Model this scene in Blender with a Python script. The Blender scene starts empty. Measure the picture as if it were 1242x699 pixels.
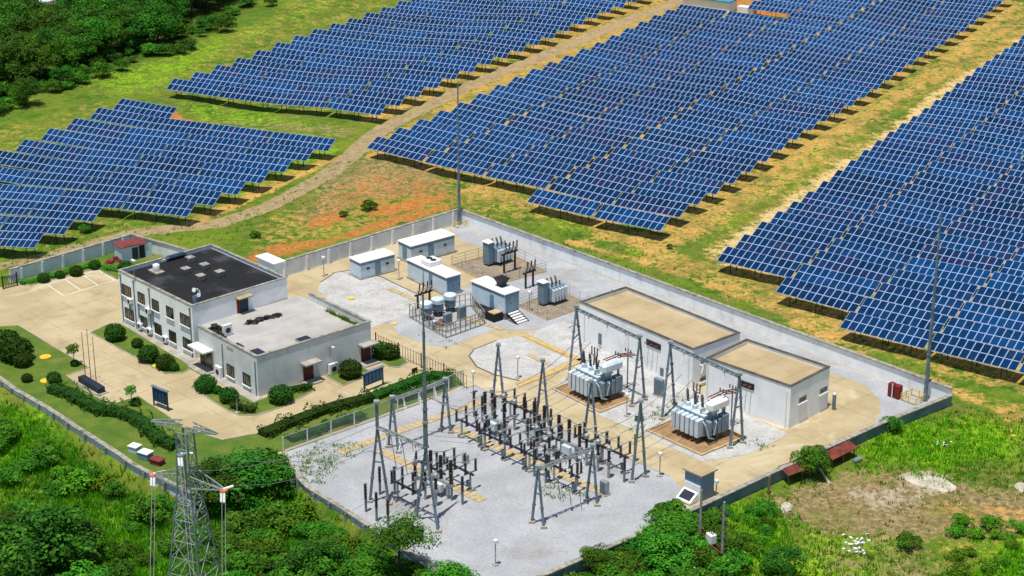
import bpy, math, random
import numpy as np
from mathutils import Vector, Matrix
random.seed(7); RNG = np.random.default_rng(11)
sc = bpy.context.scene
COL = sc.collection
rad = math.radians
# ------------------------------------------------------------------ camera model
F = 2295.0; TH = math.atan(895/2295.0); HC = 98.0
CT, ST = math.cos(TH), math.sin(TH)
def G(px, py, z=0.0):
    u = (px-621)/F; v = (py-349.5)/F
    d = (u, CT - v*ST, -ST - v*CT); t = (z-HC)/d[2]
    return Vector((d[0]*t, d[1]*t, z))
def PR(x, y, z):
    z -= HC; dep = y*CT - z*ST; up = y*ST + z*CT
    return 621 + F*x/dep, 349.5 - F*up/dep
def PL(px, py, p0, n):
    u = (px-621)/F; v = (py-349.5)/F
    d = Vector((u, CT - v*ST, -ST - v*CT)); c = Vector((0, 0, HC)); n = Vector(n)
    return c + d*((Vector(p0)-c).dot(n)/d.dot(n))
AA = rad(-47.0)
# ------------------------------------------------------------------ terrain
COMP_PX = [(-60,362),(13,346),(160,301),(219,318),(285,346),(330,340),(560,271),(1153,491),(1069,525),(957,576),(859,622),(772,662),(653,714),
           (618,736),(556,712),(500,676),(454,644),(410,616),(372,593),(345,550),(290,575),(230,600),(187,583),(164,571),(144,557),(116,539),(94,525),(75,512),(58,501),(22,481),(-60,424)]
COMP_DROP = [0]*6 + [.1,.2,.3,.45,.6,1.0,1.6,2.0,2.3,2.3,2.3,2.3,2.3,2.3,2.2,2.0,1.6,1.4,1.3,1.2,1.1,1.0,.9,.9,0.0]
COMP = np.array([G(*p)[:2] for p in COMP_PX])
def polydist(X, Y, poly):
    d = []; n = len(poly); inside = np.zeros(X.shape, bool)
    for i in range(n):
        ax, ay = poly[i]; bx, by = poly[(i+1) % n]
        ex, ey = bx-ax, by-ay; L = ex*ex+ey*ey+1e-9
        t = np.clip(((X-ax)*ex+(Y-ay)*ey)/L, 0, 1)
        d.append(np.hypot(X-ax-t*ex, Y-ay-t*ey))
        c = ((ay > Y) != (by > Y)) & (X < ex*(Y-ay)/(ey if abs(ey) > 1e-9 else 1e-9)+ax)
        inside ^= c
    return np.array(d), inside
def sstep(a, b, x):
    t = np.clip((x-a)/(b-a), 0, 1); return t*t*(3-2*t)
def terrain(X, Y):
    X = np.asarray(X, float); Y = np.asarray(Y, float)
    D, ins = polydist(X, Y, COMP); dm = D.min(0)
    w = 1.0/(D**3+.05); dr = np.array(COMP_DROP).reshape((-1,)+(1,)*X.ndim)
    drop = (w*dr).sum(0)/w.sum(0)
    z = -drop*sstep(.12, .95, dm)
    far = sstep(6, 30, dm)
    und = .40*np.sin(X*.085+Y*.03+.6)*np.cos(Y*.06-X*.02) + .22*np.sin(X*.19-Y*.11+2)
    left = -.085*np.clip(-58-X, 0, 60)*sstep(235, 262, Y)*(1-sstep(268, 335, Y))
    rough = .10*np.sin(X*1.1+Y*.7)*np.sin(Y*.9-X*.4)*sstep(1, 4, dm)
    z = z + far*und + left*sstep(0, 14, dm) + rough
    return np.where(ins, -.06, z - .03)
def hz(x, y): return float(terrain(np.array([x]), np.array([y]))[0])
def T(px, py):
    p = G(px, py)
    for _ in range(6): p = G(px, py, hz(p.x, p.y))
    return p
# ------------------------------------------------------------------ mesh builder
class MB:
    def __init__(s): s.v = []; s.f = []
    def add(s, vs, fs):
        n = len(s.v); s.v += [tuple(v) for v in vs]; s.f += [tuple(i+n for i in f) for f in fs]; return s
    def box(s, cx, cy, cz, sx, sy, sz, rz=0.0):
        c, k = math.cos(rz), math.sin(rz); vs = []
        for dz in (-.5, .5):
            for dx, dy in ((-.5,-.5),(.5,-.5),(.5,.5),(-.5,.5)):
                x, y = dx*sx, dy*sy; vs.append((cx+x*c-y*k, cy+x*k+y*c, cz+dz*sz))
        return s.add(vs, [(3,2,1,0),(4,5,6,7),(0,1,5,4),(1,2,6,5),(2,3,7,6),(3,0,4,7)])
    def bbox(s, cx, cy, cz, sx, sy, sz, b=.05):
        vs = []; fs = []
        o = [(-.5,-.5),(.5,-.5),(.5,.5),(-.5,.5)]
        def ring(z, ins, cut):
            r = []
            for i, (dx, dy) in enumerate(o):
                hx, hy = sx/2-ins, sy/2-ins; X, Y = dx*2*hx, dy*2*hy; sxg = 1 if dx > 0 else -1; syg = 1 if dy > 0 else -1
                a = (X - sxg*cut, Y); bq = (X, Y - syg*cut)
                r += [bq, a] if i in (0, 2) else [a, bq]
            return [(cx+p[0], cy+p[1], z) for p in r]
        R = [ring(cz-sz/2, b, b), ring(cz-sz/2+b, 0, b), ring(cz+sz/2-b, 0, b), ring(cz+sz/2, b, b)]
        for q in R: vs += q
        for k in range(3):
            for i in range(8): fs.append((k*8+i, k*8+(i+1) % 8, k*8+8+(i+1) % 8, k*8+8+i))
        fs.append(tuple(range(7, -1, -1))); fs.append(tuple(range(24, 32)))
        return s.add(vs, fs)
    def bar(s, p, q, w, h=None):
        p, q = Vector(p), Vector(q); h = h or w; d = (q-p).normalized()
        up = Vector((0,0,1)) if abs(d.z) < .95 else Vector((1,0,0))
        a = d.cross(up).normalized()*w/2; b = a.cross(d).normalized()*h/2
        vs = [p-a-b, p+a-b, p+a+b, p-a+b, q-a-b, q+a-b, q+a+b, q-a+b]
        return s.add(vs, [(0,1,2,3),(7,6,5,4),(4,5,1,0),(5,6,2,1),(6,7,3,2),(7,4,0,3)])
    def tube(s, p, q, r0, r1=None, n=8):
        p, q = Vector(p), Vector(q); r1 = r0 if r1 is None else r1; d = (q-p).normalized()
        up = Vector((0,0,1)) if abs(d.z) < .95 else Vector((1,0,0))
        a = d.cross(up).normalized(); b = a.cross(d)
        vs = [c + (a*math.cos(t)+b*math.sin(t))*r for c, r in ((p, r0), (q, r1)) for t in [2*math.pi*i/n for i in range(n)]]
        return s.add(vs, [(i, n+i, n+(i+1) % n, (i+1) % n) for i in range(n)] + [tuple(range(n)), tuple(range(2*n-1, n-1, -1))])
    def wire(s, pts, r, n=5):
        for a, b in zip(pts, pts[1:]): s.tube(a, b, r, r, n)
        return s
    def lathe(s, prof, x=0, y=0, z=0, n=10, ax=None):
        vs = [(r*math.cos(2*math.pi*i/n), r*math.sin(2*math.pi*i/n), h) for r, h in prof for i in range(n)]
        if ax is not None:
            q = Vector((0,0,1)).rotation_difference(Vector(ax)); vs = [tuple(q @ Vector(v)) for v in vs]
        vs = [(v[0]+x, v[1]+y, v[2]+z) for v in vs]
        fs = [(k*n+i, k*n+(i+1) % n, k*n+n+(i+1) % n, k*n+n+i) for k in range(len(prof)-1) for i in range(n)]
        fs += [tuple(range(n-1, -1, -1)), tuple(range((len(prof)-1)*n, len(prof)*n))]
        return s.add(vs, fs)
    def prism(s, poly, z0, z1):
        n = len(poly); ar = sum(poly[i][0]*poly[(i+1) % n][1]-poly[(i+1) % n][0]*poly[i][1] for i in range(n))
        if ar < 0: poly = list(poly)[::-1]
        vs = [(p[0], p[1], z0) for p in poly] + [(p[0], p[1], z1) for p in poly]
        return s.add(vs, [tuple(range(n-1, -1, -1)), tuple(range(n, 2*n))] + [(i, (i+1) % n, n+(i+1) % n, n+i) for i in range(n)])
    def insul(s, x, y, z, L, r=.11, n=8, ax=None, sheds=None):
        k = sheds or max(4, int(L/.17)); pr = [(r*.55, 0)]
        for i in range(k):
            a = L*i/k; d = L/k; pr += [(r*.6, a+.02), (r, a+d*.45), (r*.6, a+d*.7)]
        pr += [(r*.6, L-.03), (r*.5, L)]
        return s.lathe(pr, x, y, z, n, ax)
    def mesh(s, name, m, smooth=False):
        me = bpy.data.meshes.new(name); me.from_pydata(s.v, [], s.f); me.update()
        if m: me.materials.append(m)
        if smooth: me.polygons.foreach_set('use_smooth', [True]*len(me.polygons))
        return me
def link(name, me, parent=None):
    o = bpy.data.objects.new(name, me); COL.objects.link(o)
    if parent: o.parent = parent
    return o
def part(name, mb, m, parent, smooth=False, label=None):
    o = link(name, mb.mesh(name, m, smooth), parent)
    if label: o['label'] = label
    return o
def tag(o, label, cat, group=None, kind=None):
    if label: o['label'] = label
    if cat: o['category'] = cat
    if group: o['group'] = group
    if kind: o['kind'] = kind
    return o
def thing(name, label, cat, loc=(0,0,0), rz=0.0, group=None):
    o = bpy.data.objects.new(name, None); COL.objects.link(o); o.empty_display_size = .2
    o.location = loc; o.rotation_euler = (0, 0, rz)
    return tag(o, label, cat, group)
def single(name, mb, m, label, cat, loc=(0,0,0), rz=0.0, group=None, smooth=False):
    o = link(name, mb.mesh(name, m, smooth)); o.location = loc; o.rotation_euler = (0,0,rz)
    return tag(o, label, cat, group)
def dup(root, loc, rz=0.0, label=None, group=None, scale=None):
    r = root.copy(); COL.objects.link(r); r.location = loc; r.rotation_euler = (0,0,rz)
    if label: r['label'] = label
    if group: r['group'] = group
    if scale: r.scale = scale
    for ch in root.children:
        c = ch.copy(); COL.objects.link(c); c.parent = r
        for g in ch.children:
            d = g.copy(); COL.objects.link(d); d.parent = c
    return r
# ------------------------------------------------------------------ materials
def srgb(r, g, b):
    f = lambda c: (c/12.92 if c <= .04045 else ((c+.055)/1.055)**2.4)
    return (f(r/255), f(g/255), f(b/255), 1)
class NT:
    def __init__(s, name):
        s.m = bpy.data.materials.new(name); s.m.use_nodes = True; s.t = s.m.node_tree; s.t.nodes.clear()
        s.out = s.n('ShaderNodeOutputMaterial')
    def n(s, ty, **kw):
        o = s.t.nodes.new(ty)
        for k, v in kw.items():
            if k.startswith('i_'):
                kk = k[2:]; o.inputs[int(kk) if kk.isdigit() else kk.replace('_', ' ')].default_value = v
            else: setattr(o, k, v)
        return o
    def l(s, a, b): s.t.links.new(a, b)
    def set(s, inp, v):
        if isinstance(v, bpy.types.NodeSocket): s.l(v, inp)
        else: inp.default_value = v
    def math(s, op, a, b=0.0, c=0.0):
        o = s.n('ShaderNodeMath', operation=op); s.set(o.inputs[0], a); s.set(o.inputs[1], b); s.set(o.inputs[2], c); return o.outputs[0]
    def mix(s, f, a, b, bt='MIX'):
        o = s.n('ShaderNodeMix', data_type='RGBA', blend_type=bt); s.set(o.inputs[0], f); s.set(o.inputs[6], a); s.set(o.inputs[7], b); return o.outputs[2]
    def noise(s, vec, scale, detail=4, rough=.6, dist=0.0):
        o = s.n('ShaderNodeTexNoise'); o.inputs['Scale'].default_value = scale; o.inputs['Detail'].default_value = detail
        o.inputs['Roughness'].default_value = rough; o.inputs['Distortion'].default_value = dist
        if vec: s.l(vec, o.inputs['Vector'])
        return o.outputs['Fac']
    def ramp(s, f, a, b, lo=0.0, hi=1.0):
        o = s.n('ShaderNodeMapRange', interpolation_type='SMOOTHSTEP'); s.set(o.inputs[0], f); s.set(o.inputs[1], a); s.set(o.inputs[2], b); s.set(o.inputs[3], lo); s.set(o.inputs[4], hi); return o.outputs[0]
    def pos(s): return s.n('ShaderNodeNewGeometry').outputs['Position']
    def mapv(s, vec, sc=(1,1,1)):
        o = s.n('ShaderNodeMapping'); o.inputs['Scale'].default_value = sc; s.l(vec, o.inputs[0]); return o.outputs[0]
    def bsdf(s, col, rough=.7, metal=0.0, bump=None, bstr=.3, spec=.4):
        b = s.n('ShaderNodeBsdfPrincipled'); s.set(b.inputs['Base Color'], col); s.set(b.inputs['Roughness'], rough); s.set(b.inputs['Metallic'], metal)
        b.inputs['Specular IOR Level'].default_value = spec
        if bump is not None:
            q = s.n('ShaderNodeBump'); q.inputs['Strength'].default_value = bstr; q.inputs['Distance'].default_value = .1
            s.l(bump, q.inputs['Height']); s.l(q.outputs[0], b.inputs['Normal'])
        s.l(b.outputs[0], s.out.inputs['Surface']); return b
def mat(name, c1, c2=None, rough=.7, metal=0.0, sc=1.2, fine=9.0, streak=0.0, dirt=None, dirt_amt=.5, bump=.15, spec=.35, fineamt=.25, streakc=(.09,.09,.085,1), seam=0, curtain=None, stain=None):
    """a weathered surface: two-tone cloudy noise + fine grain + optional vertical rain streaks and blotchy dirt"""
    t = NT(name); p = t.pos(); c2 = c2 or tuple(x*.82 for x in c1[:3])+(1,)
    col = t.mix(t.ramp(t.noise(p, sc, 5), .3, .7), c1, c2)
    if dirt: col = t.mix(t.math('MULTIPLY', t.ramp(t.noise(p, sc*.45, 6, .65), .52, .72), dirt_amt), col, dirt)
    if streak:
        sv = t.mapv(p, (.9, .9, .14)); f = t.math('MULTIPLY', t.ramp(t.noise(sv, 1.0, 6, .72), .48, .85), t.ramp(t.noise(p, .22, 3), .35, .65))
        col = t.mix(t.math('MULTIPLY', f, streak), col, streakc)
    if seam:
        r = t.n('ShaderNodeMapping'); r.inputs['Rotation'].default_value = (0, 0, rad(47)); t.l(p, r.inputs[0]); sx = t.n('ShaderNodeSeparateXYZ'); t.l(r.outputs[0], sx.inputs[0])
        ln = t.math('GREATER_THAN', t.math('ABSOLUTE', t.math('SUBTRACT', t.math('FRACT', t.math('MULTIPLY', sx.outputs[0], 1/seam)), .5)), .47)
        col = t.mix(t.math('MULTIPLY', ln, t.ramp(t.noise(p, .25, 3), .4, .6, 0, .5)), col, tuple(x*.45 for x in c1[:3])+(1,))
    if stain:
        col = t.mix(t.ramp(t.noise(p, .75, 6, .75, .5), .55, .70, 0, .6), col, stain); col = t.mix(t.ramp(t.noise(p, .13, 5, .6, 1.2), .5, .66, 0, .5), col, tuple(x*.78 for x in c1[:3])+(1,))
    if curtain: col = t.mix(t.ramp(t.noise(t.mapv(p, (1.1, 1.1, .5)), 1.0, 2), .46, .54, 0, .85), col, curtain)
    g = t.noise(p, fine, 3)
    col = t.mix(fineamt, col, t.mix(g, (.25,.25,.25,1), (.75,.75,.75,1)), 'OVERLAY')
    t.bsdf(col, rough, metal, g, bump, spec); return t.m
M = {}
def yard_concrete():
    t = NT('tan_concrete'); p = t.pos(); r = t.n('ShaderNodeMapping'); r.inputs['Rotation'].default_value = (0, 0, rad(47)); t.l(p, r.inputs[0])
    sx = t.n('ShaderNodeSeparateXYZ'); t.l(r.outputs[0], sx.inputs[0]); js = []
    for k, off in ((0, .37), (1, .61)):
        js.append(t.math('GREATER_THAN', t.math('ABSOLUTE', t.math('SUBTRACT', t.math('FRACT', t.math('ADD', t.math('MULTIPLY', sx.outputs[k], 1/5.2), off)), .5)), .488))
    jn = t.math('MULTIPLY', t.math('MAXIMUM', js[0], js[1]), t.ramp(t.noise(p, .3, 3), .35, .6))
    col = t.mix(t.ramp(t.noise(p, .11, 5, .65), .36, .64), srgb(180,165,132), srgb(165,148,112))
    col = t.mix(t.ramp(t.noise(p, .21, 6, .7, .8), .50, .72, 0, .55), col, srgb(138,124,98))
    col = t.mix(t.ramp(t.noise(t.mapv(p, (1, 1, 1)), .07, 4, .6, 1.5), .56, .70, 0, .65), col, srgb(198,187,160))
    col = t.mix(t.ramp(t.noise(p, .9, 6, .75), .60, .74, 0, .45), col, srgb(116,102,80))
    col = t.mix(t.math('MULTIPLY', jn, .55), col, srgb(110,96,74)); g = t.noise(p, 5, 3)
    col = t.mix(.35, col, t.mix(g, (.25,.25,.25,1), (.75,.75,.75,1)), 'OVERLAY'); t.bsdf(col, .9, 0, g, .15); return t.m
M['concrete'] = yard_concrete()
M['conc_grey'] = mat('grey_concrete', srgb(170,166,156), srgb(142,136,124), .9, sc=.5, dirt=srgb(96,88,74), fineamt=.35)
M['gravel'] = mat('pale_gravel', srgb(166,168,171), srgb(148,150,153), .95, sc=.22, fine=3.2, dirt=srgb(132,126,114), dirt_amt=.7, bump=.8, fineamt=.7, stain=srgb(140,130,108))
M['gravel_w'] = mat('white_gravel', srgb(184,183,180), srgb(162,161,158), .95, sc=.4, fine=2.4, dirt=srgb(140,134,120), dirt_amt=.5, bump=.9, fineamt=.8, stain=srgb(136,124,98))
M['mulch'] = mat('brown_pebbles', srgb(160,128,92), srgb(134,104,74), .95, sc=.9, fine=3.5, bump=.9, fineamt=.8)
M['mulch_d'] = mat('dark_brown_pebbles', srgb(150,136,116), srgb(124,110,92), .95, sc=.9, fine=3.5, bump=.9, fineamt=.8)
M['trench'] = mat('tan_cover_slabs', srgb(186,168,132), srgb(160,142,106), .9, sc=1.3, fine=4, fineamt=.4)
M['yellow_kerb'] = mat('ochre_kerb_slabs', srgb(190,166,112), srgb(172,146,92), .9, sc=1.0, fineamt=.3)
M['kerb'] = mat('dark_kerb', srgb(104,94,78), srgb(80,72,60), .9)
M['lawn'] = mat('mown_lawn', srgb(66,98,22), srgb(96,112,36), .95, sc=.35, fine=6, dirt=srgb(126,116,58), dirt_amt=.6, bump=.8, fineamt=.7)
M['line'] = mat('white_paint', srgb(222,216,204), srgb(196,186,166), .8, fineamt=.4)
M['wall_w'] = mat('white_render', srgb(244,245,243), srgb(232,236,239), .85, sc=.5, streak=.28, dirt=srgb(190,192,190), dirt_amt=.5)
M['wall_off'] = mat('stained_white_render', srgb(244,246,245), srgb(230,235,238), .85, sc=.6, streak=.45, dirt=srgb(150,152,150), dirt_amt=.5)
M['wall_annex'] = mat('grey_stained_render', srgb(214,219,217), srgb(192,199,199), .85, sc=.4, streak=.4, dirt=srgb(164,170,168), dirt_amt=.5)
M['fence_w'] = mat('precast_panels', srgb(228,234,238), srgb(206,216,222), .85, sc=.5, streak=.4, dirt=srgb(150,156,158), dirt_amt=.5)
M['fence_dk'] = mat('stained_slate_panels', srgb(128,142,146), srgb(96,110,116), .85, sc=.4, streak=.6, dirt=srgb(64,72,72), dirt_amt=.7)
M['coping'] = mat('weathered_coping', srgb(164,160,148), srgb(120,117,106), .9, sc=1.4, dirt=srgb(66,62,54), dirt_amt=.7)
M['coping_d'] = mat('dark_coping', srgb(96,90,80), srgb(64,60,54), .9, sc=1.0)
M['roof_blk'] = mat('black_bitumen', srgb(27,27,30), srgb(17,17,20), .85, sc=.35, dirt=srgb(78,78,80), dirt_amt=.6, fineamt=.4, seam=1.9)
M['roof_wht'] = mat('pale_roof_coating', srgb(172,170,166), srgb(156,152,146), .8, sc=.3, dirt=srgb(146,138,128), dirt_amt=.65, seam=2.4)
M['roof_tan'] = mat('tan_roof_screed', srgb(176,158,124), srgb(160,142,108), .9, sc=.25, dirt=srgb(124,108,82), dirt_amt=.75, fineamt=.4, seam=2.0)
M['steel'] = mat('galvanised_steel', srgb(122,138,148), srgb(98,114,126), .5, .35, sc=1.5, dirt=srgb(74,82,86), dirt_amt=.6)
M['steel_l'] = mat('pale_galvanised_steel', srgb(168,174,174), srgb(136,144,146), .5, .35, sc=1.5)
M['steel_d'] = mat('dark_steel', srgb(58,62,66), srgb(40,44,48), .6, .3, sc=2)
M['tin_blue'] = mat('pale_blue_enamel', srgb(198,216,228), srgb(182,204,218), .45, sc=.8, streak=.3, fineamt=.1, spec=.5)
M['tin_blue_d'] = mat('slate_blue_enamel', srgb(112,142,164), srgb(98,128,150), .45, sc=.8, streak=.25, fineamt=.1)
M['tin_w'] = mat('white_enamel', srgb(236,236,236), srgb(222,222,222), .5, sc=.8, fineamt=.1, dirt=srgb(190,190,188), dirt_amt=.4)
M['trafo'] = mat('transformer_grey', srgb(200,213,220), srgb(182,197,206), .45, sc=.8, streak=.35, fineamt=.12, spec=.5)
M['trafo_d'] = mat('transformer_slate', srgb(120,140,152), srgb(100,120,134), .5, sc=.8, streak=.35, fineamt=.12)
M['porcelain'] = mat('brown_porcelain', srgb(52,40,38), srgb(38,30,30), .3, sc=2, fineamt=.05, bump=0, spec=.5)
M['porc_red'] = mat('red_porcelain', srgb(126,48,40), srgb(96,34,30), .35, sc=2, fineamt=.05, bump=0)
M['black'] = mat('black_rubber', srgb(26,26,28), srgb(18,18,20), .6, fineamt=.1)
M['navy'] = mat('navy_stone', srgb(40,46,62), srgb(30,34,46), .5)
M['white'] = mat('white_plastic', srgb(228,228,226), srgb(212,212,210), .5, fineamt=.08)
M['yellow'] = mat('yellow_paint', srgb(232,196,52), srgb(206,168,40), .6, fineamt=.15)
M['red'] = mat('red_paint', srgb(128,34,32), srgb(98,26,26), .55, fineamt=.2)
M['rust'] = mat('rusty_iron', srgb(128,62,46), srgb(92,44,36), .85, .1, sc=1.6, dirt=srgb(60,36,32), dirt_amt=.6)
M['redroof'] = mat('faded_red_sheet', srgb(132,58,54), srgb(92,40,42), .8, sc=1.4, dirt=srgb(58,36,36), dirt_amt=.6)
M['maroon'] = mat('maroon_door', srgb(82,40,36), srgb(66,32,30), .6)
M['bluedoor'] = mat('blue_door', srgb(38,58,84), srgb(28,44,66), .5)
M['sign_blue'] = mat('blue_sign_panel', srgb(48,104,140), srgb(38,88,122), .5, fineamt=.15)
M['glass'] = mat('dark_window_glass', srgb(40,44,48), srgb(24,28,32), .12, sc=2, bump=0, spec=.7, fineamt=.05, curtain=srgb(122,112,92))
M['wood'] = mat('old_timber', srgb(128,108,86), srgb(98,82,66), .9)
M['pole'] = mat('concrete_pole', srgb(150,148,140), srgb(128,126,120), .85)
M['rock'] = mat('pale_rock', srgb(196,188,172), srgb(160,150,134), .95, sc=.8, bump=.6, fineamt=.4)
M['bark'] = mat('bark', srgb(92,76,58), srgb(70,58,44), .95)
M['orange'] = mat('orange_marker', srgb(214,120,84), srgb(190,96,66), .6)
M['hroof'] = mat('ochre_house_roof', srgb(196,150,104), srgb(176,130,88), .85)
M['blueroof'] = mat('turquoise_sheet_roof', srgb(70,140,170), srgb(54,120,152), .6)
M['wire'] = mat('aluminium_wire', srgb(150,152,150), srgb(130,132,130), .5, .4, fineamt=.05)
def leaf_mat(name, c1, c2, c3):
    t = NT(name); p = t.pos(); oi = t.n('ShaderNodeObjectInfo')
    at = t.n('ShaderNodeAttribute', attribute_name='var')
    col = t.mix(at.outputs['Fac'], c1, c2)
    col = t.mix(t.ramp(t.noise(p, .35, 3), .42, .68, 0, .6), col, c3)
    hs = t.n('ShaderNodeHueSaturation'); t.l(t.ramp(oi.outputs['Random'], 0, 1, .475, .52), hs.inputs['Hue']); t.l(t.ramp(oi.outputs['Random'], 0, 1, .7, 1.25), hs.inputs['Value'])
    t.l(col, hs.inputs['Color']); col = hs.outputs[0]
    b = t.n('ShaderNodeBsdfPrincipled'); t.l(col, b.inputs['Base Color']); b.inputs['Roughness'].default_value = .6; b.inputs['Specular IOR Level'].default_value = .12
    tr = t.n('ShaderNodeBsdfTranslucent'); t.l(col, tr.inputs[0])
    mx = t.n('ShaderNodeMixShader'); mx.inputs[0].default_value = .28; t.l(b.outputs[0], mx.inputs[1]); t.l(tr.outputs[0], mx.inputs[2]); t.l(mx.outputs[0], t.out.inputs[0])
    return t.m
M['leaf_dark'] = leaf_mat('dark_foliage', srgb(34,76,18), srgb(80,134,36), srgb(50,98,24))
M['leaf_mid'] = leaf_mat('mid_foliage', srgb(44,92,20), srgb(96,152,38), srgb(64,118,28))
M['leaf_hedge'] = leaf_mat('clipped_foliage', srgb(32,66,18), srgb(66,112,32), srgb(46,84,24))
M['leaf_lime'] = leaf_mat('lime_foliage', srgb(58,108,18), srgb(108,158,32), srgb(80,130,26))
M['leaf_brown'] = leaf_mat('brown_foliage', srgb(58,40,34), srgb(96,64,50), srgb(70,52,40))
M['blade_lime'] = leaf_mat('lime_grass', srgb(84,142,12), srgb(140,192,26), srgb(110,164,18))
M['blade_olive'] = leaf_mat('olive_grass', srgb(60,104,18), srgb(108,148,36), srgb(84,126,26))
M['blade_dark'] = leaf_mat('rank_grass', srgb(52,104,14), srgb(100,162,26), srgb(72,132,20))
def panel_mat():
    t = NT('solar_glass'); uv = t.n('ShaderNodeUVMap', uv_map='cell').outputs[0]
    oi = t.n('ShaderNodeObjectInfo').outputs['Random']
    sx = t.n('ShaderNodeSeparateXYZ'); t.l(uv, sx.inputs[0])
    fx = t.math('FLOOR', sx.outputs[0]); fy = t.math('FLOOR', sx.outputs[1])
    cb = t.n('ShaderNodeCombineXYZ'); t.l(fx, cb.inputs[0]); t.l(fy, cb.inputs[1]); t.l(t.math('MULTIPLY', oi, 977.0), cb.inputs[2])
    wn = t.n('ShaderNodeTexWhiteNoise', noise_dimensions='3D'); t.l(cb.outputs[0], wn.inputs['Vector'])
    rowv = t.ramp(t.noise(t.pos(), .035, 3), .35, .65)
    base = t.mix(wn.outputs['Value'], t.mix(rowv, srgb(0,32,62), srgb(0,40,76)), t.mix(rowv, srgb(2,45,84), srgb(4,54,98)))
    base = t.mix(t.ramp(t.n('ShaderNodeTexWhiteNoise', noise_dimensions='1D').outputs['Value'], 2, 3), base, base)
    tb = t.n('ShaderNodeHueSaturation'); t.l(t.ramp(t.math('FRACT', t.math('MULTIPLY', oi, 37.7)), 0, 1, .72, 1.3), tb.inputs['Value']); t.l(base, tb.inputs['Color']); base = tb.outputs[0]
    pur = t.ramp(t.math('ADD', wn.outputs['Value'], t.math('MULTIPLY', t.ramp(oi, .55, 1.0), .55)), .98, 1.25)
    base = t.mix(t.math('MULTIPLY', pur, .75), base, srgb(30,32,64))
    u = t.math('FRACT', sx.outputs[0]); v = t.math('FRACT', sx.outputs[1])
    cu = t.math('FRACT', t.math('MULTIPLY', u, 6)); cv = t.math('FRACT', t.math('MULTIPLY', v, 10))
    gl = t.math('MAXIMUM', t.ramp(t.math('ABSOLUTE', t.math('SUBTRACT', cu, .5)), .46, .49), t.ramp(t.math('ABSOLUTE', t.math('SUBTRACT', cv, .5)), .46, .49))
    base = t.mix(t.math('MULTIPLY', gl, .22), base, srgb(70,110,160))
    du = t.math('MINIMUM', u, t.math('SUBTRACT', 1, u)); dv = t.math('MINIMUM', v, t.math('SUBTRACT', 1, v))
    e = t.math('MINIMUM', t.math('MULTIPLY', du, 1.08), t.math('MULTIPLY', dv, 1.67))
    fr = t.ramp(e, .040, .050, 1.0, 0.0)
    dust = t.noise(t.pos(), .5, 4)
    base = t.mix(t.ramp(dust, .45, .8, 0, .05), base, srgb(120,130,140))
    col = t.mix(fr, base, srgb(158,178,214))
    t.bsdf(col, t.math('ADD', .16, t.math('MULTIPLY', fr, .3)), 0, None, spec=.2)
    return t.m
M['panel'] = panel_mat()
def mesh_mat():
    t = NT('chain_link'); p = t.pos(); sx = t.n('ShaderNodeSeparateXYZ'); t.l(p, sx.inputs[0])
    h = t.math('ADD', sx.outputs[0], t.math('MULTIPLY', sx.outputs[1], .0))
    a = t.math('ABSOLUTE', t.math('SUBTRACT', t.math('FRACT', t.math('MULTIPLY', t.math('ADD', h, sx.outputs[2]), 9)), .5))
    b = t.math('ABSOLUTE', t.math('SUBTRACT', t.math('FRACT', t.math('MULTIPLY', t.math('SUBTRACT', h, sx.outputs[2]), 9)), .5))
    k = t.math('MAXIMUM', t.math('LESS_THAN', a, .07), t.math('LESS_THAN', b, .07))
    bs = t.bsdf(srgb(150,158,150), .5, .3); tr = t.n('ShaderNodeBsdfTransparent'); mx = t.n('ShaderNodeMixShader')
    t.l(k, mx.inputs[0]); t.l(tr.outputs[0], mx.inputs[1]); t.l(bs.outputs[0], mx.inputs[2]); t.l(mx.outputs[0], t.out.inputs[0]); return t.m
M['chain'] = mesh_mat()
# ------------------------------------------------------------------ world, sun, camera
SUN_EL, SUN_H = rad(77), Vector((-.50, -.86, 0)).normalized()
w = bpy.data.worlds.new('World'); sc.world = w; w.use_nodes = True
nt = w.node_tree; bg = nt.nodes['Background']; sky = nt.nodes.new('ShaderNodeTexSky'); sky.sky_type = 'NISHITA'; sky.sun_disc = False
sky.sun_elevation = SUN_EL; sky.sun_rotation = math.atan2(SUN_H.x, SUN_H.y); sky.air_density = 1.0; sky.dust_density = .6
nt.links.new(sky.outputs[0], bg.inputs[0]); bg.inputs[1].default_value = .1
sl = bpy.data.lights.new('sun', 'SUN'); sl.energy = 5.0; sl.angle = rad(.5); sl.color = (1, .955, .88)
so = bpy.data.objects.new('sun', sl); COL.objects.link(so)
sd = Vector((SUN_H.x*math.cos(SUN_EL), SUN_H.y*math.cos(SUN_EL), math.sin(SUN_EL)))
so.rotation_euler = sd.to_track_quat('Z', 'Y').to_euler(); so.location = (0, 0, 150)
cd = bpy.data.cameras.new('camera'); co = bpy.data.objects.new('camera', cd); COL.objects.link(co)
co.location = (0, 0, HC); co.rotation_euler = (math.pi/2 - TH, 0, 0); cd.sensor_width = 36; cd.lens = 36*F/1242; cd.clip_end = 8000; cd.clip_start = 1
sc.camera = co
vs = sc.view_settings; vs.view_transform = 'Standard'; vs.look = 'None'; vs.exposure = 0.04; vs.gamma = 1
sc.cycles.max_bounces = 6; sc.cycles.transparent_max_bounces = 24
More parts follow.
